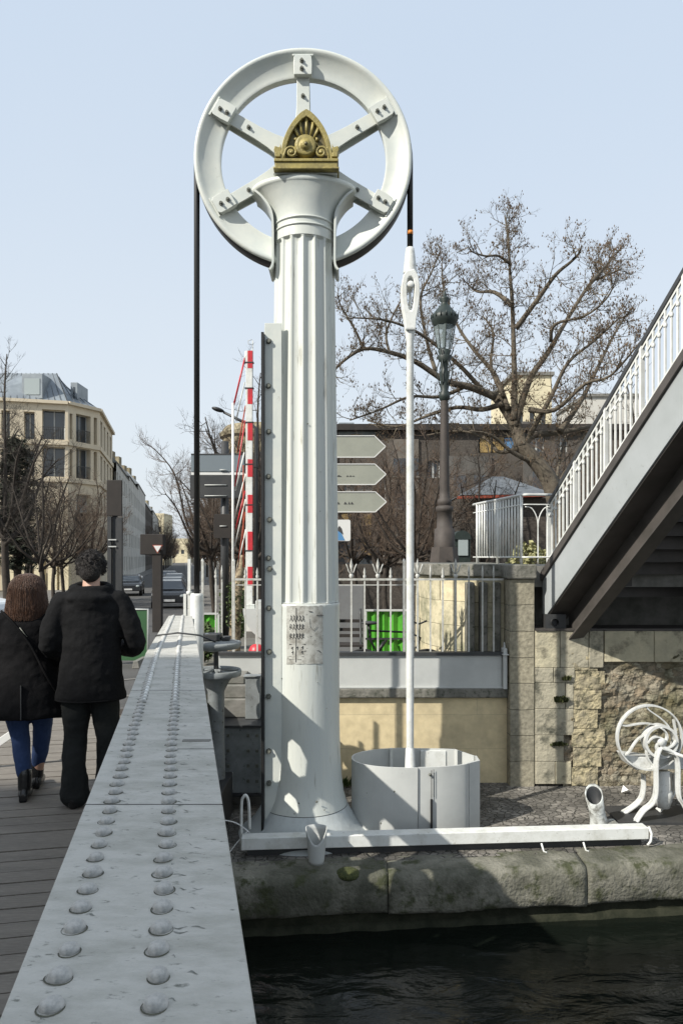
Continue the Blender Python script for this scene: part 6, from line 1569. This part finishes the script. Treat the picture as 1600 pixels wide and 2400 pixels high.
for y in (1265,1281):
    mb=MB(); mb.bar((XW(255,20),19.97,ZW(y,20)),(XW(274,20),19.97,ZW(y,20)),.02,.03); obj('clamp',mb,'steel_panel',bs)
# cars
def car(loc,rz,m,label,group='cars in the far street'):
    L,W,H=4.1,1.72,1.42
    root=empty('parked_car',(0,0,0),label,'car',group)
    side=[(-2.05,.35),(-2.05,.72),(-1.95,.86),(-1.35,.95),(-.75,1.38),(.85,1.42),(1.6,1.0),(2.0,.92),(2.05,.6),(2.02,.3)]
    mb=MB(); n=len(side)
    # body narrowing upward
    def wv_(z): return W/2*(1 if z<.9 else 1-.28*(z-.9)/.5)
    vs=[(-wv_(z),y,z) for y,z in side]+[(wv_(z),y,z) for y,z in side]
    mb.add(vs,[tuple(range(n))[::-1],tuple(range(n,2*n))]+[(i,(i+1)%n,(i+1)%n+n,i+n) for i in range(n)]); obj('body',mb,m,root,bevel=.06)
    mb=MB(); mb.add([(-.66,-1.37,.97),(.66,-1.37,.97),(.58,-.80,1.34),(-.58,-.80,1.34)],[(0,1,2,3)]); mb.v=[v+Vector((0,-.02,.02)) for v in mb.v]; obj('windscreen',mb,'glass',root)
    mb=MB(); mb.add([(-.62,1.62,1.03),(.62,1.62,1.03),(.56,.92,1.38),(-.56,.92,1.38)],[(0,1,2,3)]); mb.v=[v+Vector((0,.02,.02)) for v in mb.v]; obj('rear_window',mb,'glass',root)
    for s in (-1,1):
        mb=MB(); mb.add([(s*.865,-1.15,.98),(s*.865,1.4,1.0),(s*.76,.8,1.34),(s*.76,-.72,1.33)],[(0,1,2,3)]); obj('side_window',mb,'glass',root)
        mb=MB(); mb.ellipsoid((s*.62,-2.02,.68),(.16,.05,.08),10,6); obj('headlight',mb,'curtain',root)
        mb=MB(); mb.ellipsoid((s*.66,2.03,.72),(.12,.04,.09),10,6); obj('tail_light',mb,'red',root)
        for y in (-1.3,1.3):
            mb=MB(); mb.lathe([(0,-.1),(.30,-.1),(.32,-.07),(.32,.07),(.30,.1),(0,.1)],(s*.78,y,.31),20,axis='X'); wo=obj('wheel',mb,'tyre',root)
            mb=MB(); mb.lathe([(0,s*.105),(.19,s*.108)],(s*.78,y,.31),12,axis='X'); obj('rim',mb,'steel_panel',wo)
    mb=MB(); mb.box2((-.26,-2.10,.42),(.26,-2.07,.53)); obj('number_plate',mb,'paper',root)
    root.location=loc; root.rotation_euler=(0,0,rz); return root
c1=car((XW(399,38),38,gz(38)),R(12),'car_dark','black car facing the bridge, nearest in the far street')
def ccopy(px,Y,rz,label,sc=1):
    o=copy_tree(c1); o.location=(XW(px,Y),Y,gz(Y)); o.rotation_euler=(0,0,rz); o['label']=label; o.scale=(sc,sc,sc); return o
ccopy(404,46,R(12),'dark car directly behind the nearest black car in the street')
ccopy(306,52,R(12),'dark car standing far beyond the dull green site barrier')
ccopy(409,56,R(12),'distant dark car in the middle of the street')
ccopy(395,66,R(12),'farthest dark car parked in the street')
c2=car((XW(-222,14.5),14.5,0),R(70),'car_white','white car cut by the left edge of the photo behind the woman','cars by the square')
# ============================================================ people
tex=bpy.data.textures.new('folds','CLOUDS'); tex.noise_scale=.13; tex.noise_depth=3
tex2=bpy.data.textures.new('fine_folds','CLOUDS'); tex2.noise_scale=.05; tex2.noise_depth=2
def soft(o,vox=.012,sm=4,disp=0,t=None):
    r=o.modifiers.new('r','REMESH'); r.mode='VOXEL'; r.voxel_size=vox; r.use_smooth_shade=True
    s=o.modifiers.new('s','SMOOTH'); s.iterations=sm; s.factor=.5
    if disp: d=o.modifiers.new('d','DISPLACE'); d.texture=t or tex; d.strength=disp; d.mid_level=.5; d.texture_coords='LOCAL'
    return o
def cap(mb,pts,rs,n=12):
    mb.tube(smooth_line(pts,4) if len(pts)>2 else pts, lin(rs,len(smooth_line(pts,4))) if len(pts)>2 else rs, n)
    mb.ellipsoid(pts[0],(rs[0],)*3,10,8); mb.ellipsoid(pts[-1],(rs[-1],)*3,10,8)
def lin(rs,N):
    out=[]
    for i in range(N):
        t=i/(N-1)*(len(rs)-1); k=min(int(t),len(rs)-2); out.append(rs[k]+(rs[k+1]-rs[k])*(t-k))
    return out
def hand(mb,wr,dirv,side,palmn):
    d=Vector(dirv).normalized(); n=Vector(palmn).normalized(); s=d.cross(n).normalized()*side
    wr=Vector(wr); pc=wr+d*.05
    for k in range(4): cap(mb,[wr+s*(.012*(k-1.5)),wr+s*(.019*(k-1.5))+d*.09],[.017,.013],8)
    for k,L in enumerate((.070,.080,.074,.058)):
        b=wr+s*(.019*(k-1.5))+d*.09; cap(mb,[b,b+d*L*.45+n*.006,b+d*L*.75+n*.022,b+d*L*.9+n*.042],[.0095,.009,.0085,.0075],8)
    b=wr-s*.030+d*.03; cap(mb,[b,b-s*.028+d*.028,b-s*.034+d*.058+n*.012],[.013,.011,.009],8)
def head(mb,c,yaw=0,tilt=0):
    c=Vector(c); rot=Matrix.Rotation(yaw,3,'Z')@Matrix.Rotation(tilt,3,'X')
    def q(x,y,z): return c+rot@Vector((x,y,z))
    mb.ellipsoid(c+rot@Vector((0,-.008,.025)),(.076,.096,.095),18,14,rot=rot)
    mb.ellipsoid(c+rot@Vector((0,.035,-.05)),(.055,.055,.065),14,10,rot=rot)
    mb.ellipsoid(q(0,.098,-.012),(.013,.022,.026),8,6,rot=rot)
    for s in(-1,1):
        mb.ellipsoid(q(s*.078,-.002,-.002),(.010,.020,.032),8,6,rot=rot); mb.ellipsoid(q(s*.03,.08,.012),(.016,.012,.009),8,6,rot=rot)
    mb.ellipsoid(q(0,.088,-.055),(.024,.012,.008),8,6,rot=rot); mb.ellipsoid(q(0,.075,-.10),(.022,.02,.018),8,6,rot=rot)
ROT=R(11)
# ---------------- man
mX=-1.745;mY=5.16
man=empty('person',(0,0,0),'man seen from behind in a charcoal hooded jacket and dark trousers walking over the bridge','person')
b=MB(); head(b,(0,.05,1.635),0,R(-14))
cap(b,[(0,.02,1.56),(0,-.01,1.44)],[.058,.065])
b.loft([((0,0,.86),.16,.11),((0,0,.98),.17,.115),((0,0,1.12),.155,.105),((0,0,1.3),.18,.115),((0,-.01,1.42),.17,.09),((0,-.01,1.47),.08,.06)])
armL=[(-.19,-.01,1.40),(-.27,-.02,1.12),(-.17,.22,1.04),(-.08,.27,1.10)]; armR=[(.19,-.01,1.40),(.30,-.02,1.13),(.20,.22,1.06),(.08,.28,1.12)]
for s,a in((-1,armL),(1,armR)):
    cap(b,a,[.055,.045,.035,.027]); hand(b,a[-1],(s*-.6,.35,.25),s,(0,-.4,.6))
legL=[(-.09,0,.88),(-.102,.01,.48),(-.105,-.03,.09)]; legR=[(.09,0,.88),(.107,.0,.48),(.112,.03,.09)]
for l in (legL,legR):
    cap(b,l,[.085,.058,.042]); f=Vector(l[-1]); cap(b,[f+Vector((0,-.03,-.045)),f+Vector((0,.14,-.055))],[.035,.03])
soft(obj('body',b,'skin',man),.009,2)
j=MB(); j.loft([((0,-.005,.735),.235,.16),((0,-.005,.76),.238,.163),((0,-.01,.9),.215,.155),((0,-.01,1.1),.20,.15),((0,-.01,1.28),.215,.15),((0,-.015,1.38),.21,.135),((0,-.015,1.44),.165,.115),((0,-.01,1.50),.10,.09)],28)
for s,a in((-1,armL),(1,armR)): cap(j,[(s*.15,-.01,1.40)]+a[:-1]+[Vector(a[-2]).lerp(Vector(a[-1]),.8)],[.085,.082,.074,.062,.052],14)
# hood and collar
j.ellipsoid((0,-.085,1.44),(.15,.085,.055),18,10); j.tube([(.12*math.cos(t)*1.0,.01+.10*math.sin(t),1.505+.015*math.sin(t)) for t in [k*.3142 for k in range(20)]],.034,10,closed=True)
j.ellipsoid((0,-.115,1.40),(.10,.05,.065),14,8)
jo=soft(obj('jacket',j,'jacket',man),.010,5,.022)
dd=jo.modifiers.new('d2','DISPLACE'); dd.texture=tex2; dd.strength=.008; dd.texture_coords='LOCAL'
mb=MB(); mb.tube([(-.232+.0*k,0,.748) for k in (0,)]*2 if False else [(.234*math.cos(t),-.005+.16*math.sin(t),.742) for t in [k*.2618 for k in range(24)]],.006,6,closed=True); obj('jacket_hem',mb,'jacket',man)
t_=MB(); t_.loft([((0,0,.80),.175,.125),((0,0,.95),.17,.12)],20)
for s,l in((-1,legL),(1,legR)): cap(t_,[(s*.09,0,.88),(s*.10,.005,.62),(l[1][0],l[1][1],.46),(l[2][0],l[2][1]-.0,.25),(l[2][0],l[2][1],.085)],[.105,.093,.080,.080,.095],14)
to=soft(obj('trousers',t_,'trousers',man),.010,4,.03)
for s,l in((-1,legL),(1,legR)):
    sh=MB(); f=Vector(l[-1]); cap(sh,[f+Vector((0,-.045,-.055)),f+Vector((0,.06,-.05)),f+Vector((0,.18,-.06))],[.04,.048,.036],12); sh.ellipsoid(f+Vector((0,-.03,-.03)),(.045,.06,.06),12,8)
    soft(obj('shoe',sh,'leather',man),.008,2)
h=MB(); h.ellipsoid((0,.02,1.672),(.092,.108,.098),22,16,rot=Matrix.Rotation(R(-14),3,'X')); h.ellipsoid((0,-.045,1.63),(.076,.055,.082),18,12); 
rgh=random.Random(4)
for k in range(170):
    a=rgh.uniform(0,6.28); e=rgh.uniform(-.5,1.45); v=Vector((math.cos(e)*math.cos(a),math.cos(e)*math.sin(a),math.sin(e)))
    if v.y>.55 and v.z<.4: continue
    c=Vector((v.x*.088,.015+v.y*.100,1.668+v.z*.092)); q=v+Vector((rgh.gauss(0,.7),rgh.gauss(0,.7),rgh.gauss(0,.5))); h.tube([c,c+q*.008,c+q*.012+Vector((0,0,-.006))],[.012,.009,.005],5)
hb=soft(obj('hair',h,'hair_dark',man),.0065,2,.006,tex2)
hs=MB()
for k in range(1500):
    a=rgh.uniform(0,6.28); e=rgh.uniform(-.75,1.5); v=Vector((math.cos(e)*math.cos(a),math.cos(e)*math.sin(a),math.sin(e)))
    if v.y>.5 and v.z<.45: continue
    c=Vector((v.x*.088,.015+v.y*.102,1.668+v.z*.094)); q=(v*.7+Vector((rgh.gauss(0,.5),rgh.gauss(0,.5),-.5+rgh.gauss(0,.3)))).normalized()*rgh.uniform(.016,.032)
    hs.tube([c,c+q*.6+v*.004,c+q],[.0022,.0018,.0006],3,caps=False)
obj('strands',hs,'hair_dark',hb,recalc=False)
man.location=(mX,mY,0); man.rotation_euler=(0,0,ROT)
# ---------------- woman
wo_=empty('person',(0,0,0),'woman with auburn bob, black flared coat and blue jeans walking beside the man','person')
b=MB(); head(b,(0,.03,1.47),0,R(-6)); cap(b,[(0,.01,1.41),(0,-.01,1.31)],[.05,.055])
b.loft([((0,0,.80),.155,.11),((0,0,.92),.15,.11),((0,0,1.05),.13,.095),((0,0,1.2),.15,.10),((0,-.01,1.29),.14,.08),((0,-.01,1.33),.07,.055)])
aL=[(-.16,-.01,1.26),(-.23,0,1.02),(-.21,.14,.86),(-.17,.20,.82)]; aR=[(.16,-.01,1.26),(.25,-.01,1.02),(.20,.16,.92),(.16,.22,.94)]
for s,a in((-1,aL),(1,aR)): cap(b,a,[.045,.038,.03,.023]); hand(b,a[-1],(s*-.4,.5,.1),s,(0,-.3,.6))
l1=[(-.08,0,.82),(-.055,.03,.45),(-.012,-.02,.09)]; l2=[(.08,0,.82),(.075,.14,.47),(.02,.24,.10)]
for l in (l1,l2): cap(b,l,[.08,.05,.036]); f=Vector(l[-1]); cap(b,[f+Vector((0,-.03,-.045)),f+Vector((0,.13,-.055))],[.03,.026])
soft(obj('body',b,'skin',wo_),.009,2)
j=MB(); j.loft([((.0,-.02,.60),.30,.21),((0,-.02,.63),.302,.212),((0,-.01,.8),.255,.18),((0,-.01,1.0),.195,.14),((0,-.01,1.16),.195,.135),((0,-.015,1.25),.19,.12),((0,-.01,1.31),.15,.10),((0,0,1.37),.10,.09)],28)
for s,a in((-1,aL),(1,aR)): cap(j,[(s*.12,-.01,1.27)]+a[:-1]+[Vector(a[-2]).lerp(Vector(a[-1]),.8)],[.075,.075,.066,.056,.05],14)
jo=soft(obj('coat',j,'coat',wo_),.010,5,.024); dd=jo.modifiers.new('d2','DISPLACE'); dd.texture=tex2; dd.strength=.006; dd.texture_coords='LOCAL'
mb=MB(); mb.bar((.01,-.238,.61),(-.0,-.198,.84),.006,.02,up=(0,1,0)); obj('back_slit',mb,'seam',wo_)
mb=MB(); mb.tube(smooth_line([(-.16,-.06,1.345),(-.06,-.13,1.26),(.06,-.158,1.10),(.16,-.17,.9),(.24,-.11,.74)],4),.009,6); st_=obj('bag_strap',mb,'coat',wo_)
mb=MB(); mb.tube([(-.02,-.145,1.235),(.03,-.155,1.17)],.0035,5); obj('strap_chain',mb,'bolt',wo_)
t_=MB(); t_.loft([((0,0,.72),.16,.115),((0,0,.88),.155,.11)],18)
for s,l in((-1,l1),(1,l2)): cap(t_,[(s*.08,0,.82),(s*.075,(.02 if s<0 else .08),.62),l[1],Vector(l[1]).lerp(Vector(l[2]),.5),(l[2][0],l[2][1],.17)],[.09,.088,.066,.058,.046],14)
soft(obj('jeans',t_,'denim',wo_),.009,3,.018)
for l in (l1,l2):
    sh=MB(); f=Vector(l[-1]); cap(sh,[f+Vector((0,0,.10)),f+Vector((0,-.012,.0))],[.05,.046],12); cap(sh,[f+Vector((0,-.03,-.04)),f+Vector((0,.06,-.05)),f+Vector((0,.16,-.062))],[.042,.042,.027],12); sh.box(f+Vector((0,-.045,-.065)),(.055,.05,.05))
    soft(obj('ankle_boot',sh,'leather',wo_),.008,1)
h=MB(); h.ellipsoid((0,0,1.50),(.122,.122,.11),22,14); h.loft([((0,-.03,1.31),.125,.095),((0,-.025,1.35),.142,.11),((0,-.01,1.43),.138,.115),((0,-.005,1.5),.122,.115)],22)
ho=soft(obj('hair',h,'hair_brown',wo_),.008,5,.006,tex2)
hs=MB()
for k in range(2400):
    a=rgh.uniform(math.pi*.9,math.pi*2.1) if k%5 else rgh.uniform(0,6.28); pts=[]; ja=rgh.uniform(-.12,.12); zb=rgh.uniform(1.275,1.33); z0=rgh.uniform(1.40,1.60)
    for i in range(7):
        t=i/6; z=z0+(zb-z0)*t
        if z>1.49: k_=math.sqrt(max(.02,1-((z-1.49)/.122)**2)); rx=.126*k_; ry=.126*k_
        elif z>1.35: rx=.126+.020*(1.49-z)/.14; ry=.122
        else: rx=.146-.012*(1.35-z)/.05; ry=.118
        aa=a+ja*t; rr_=rgh.uniform(.985,1.02)
        pts.append(Vector((rx*rr_*math.cos(aa),-.014*t+ry*rr_*math.sin(aa),z)))
    hs.tube(pts,[.0015]*6+[.0006],3,caps=False)
obj('strands',hs,'hair_brown',ho,recalc=False)
wo_.location=(-2.24,5.28,0); wo_.rotation_euler=(0,0,ROT)
# white-edged board lying at the left edge of the bridge
wbm=MB(); wbm.bar((-2.95,6.0,.10),(-2.60,6.05,.34),.06,.03,up=(0,1,0)); wbm.bar((-2.72,6.05,.34),(-2.62,6.05,.35),.03,.03,up=(0,1,0)); wbm.bar((-2.93,6.03,.0),(-2.93,6.03,.11),.03,.03,up=(0,1,0))
obj('white_prop',wbm,'paper',label='slanting white strip of a barrier foot at the left edge of the boards',cat='barrier foot',bevel=.004,origin=(-2.8,6,0))
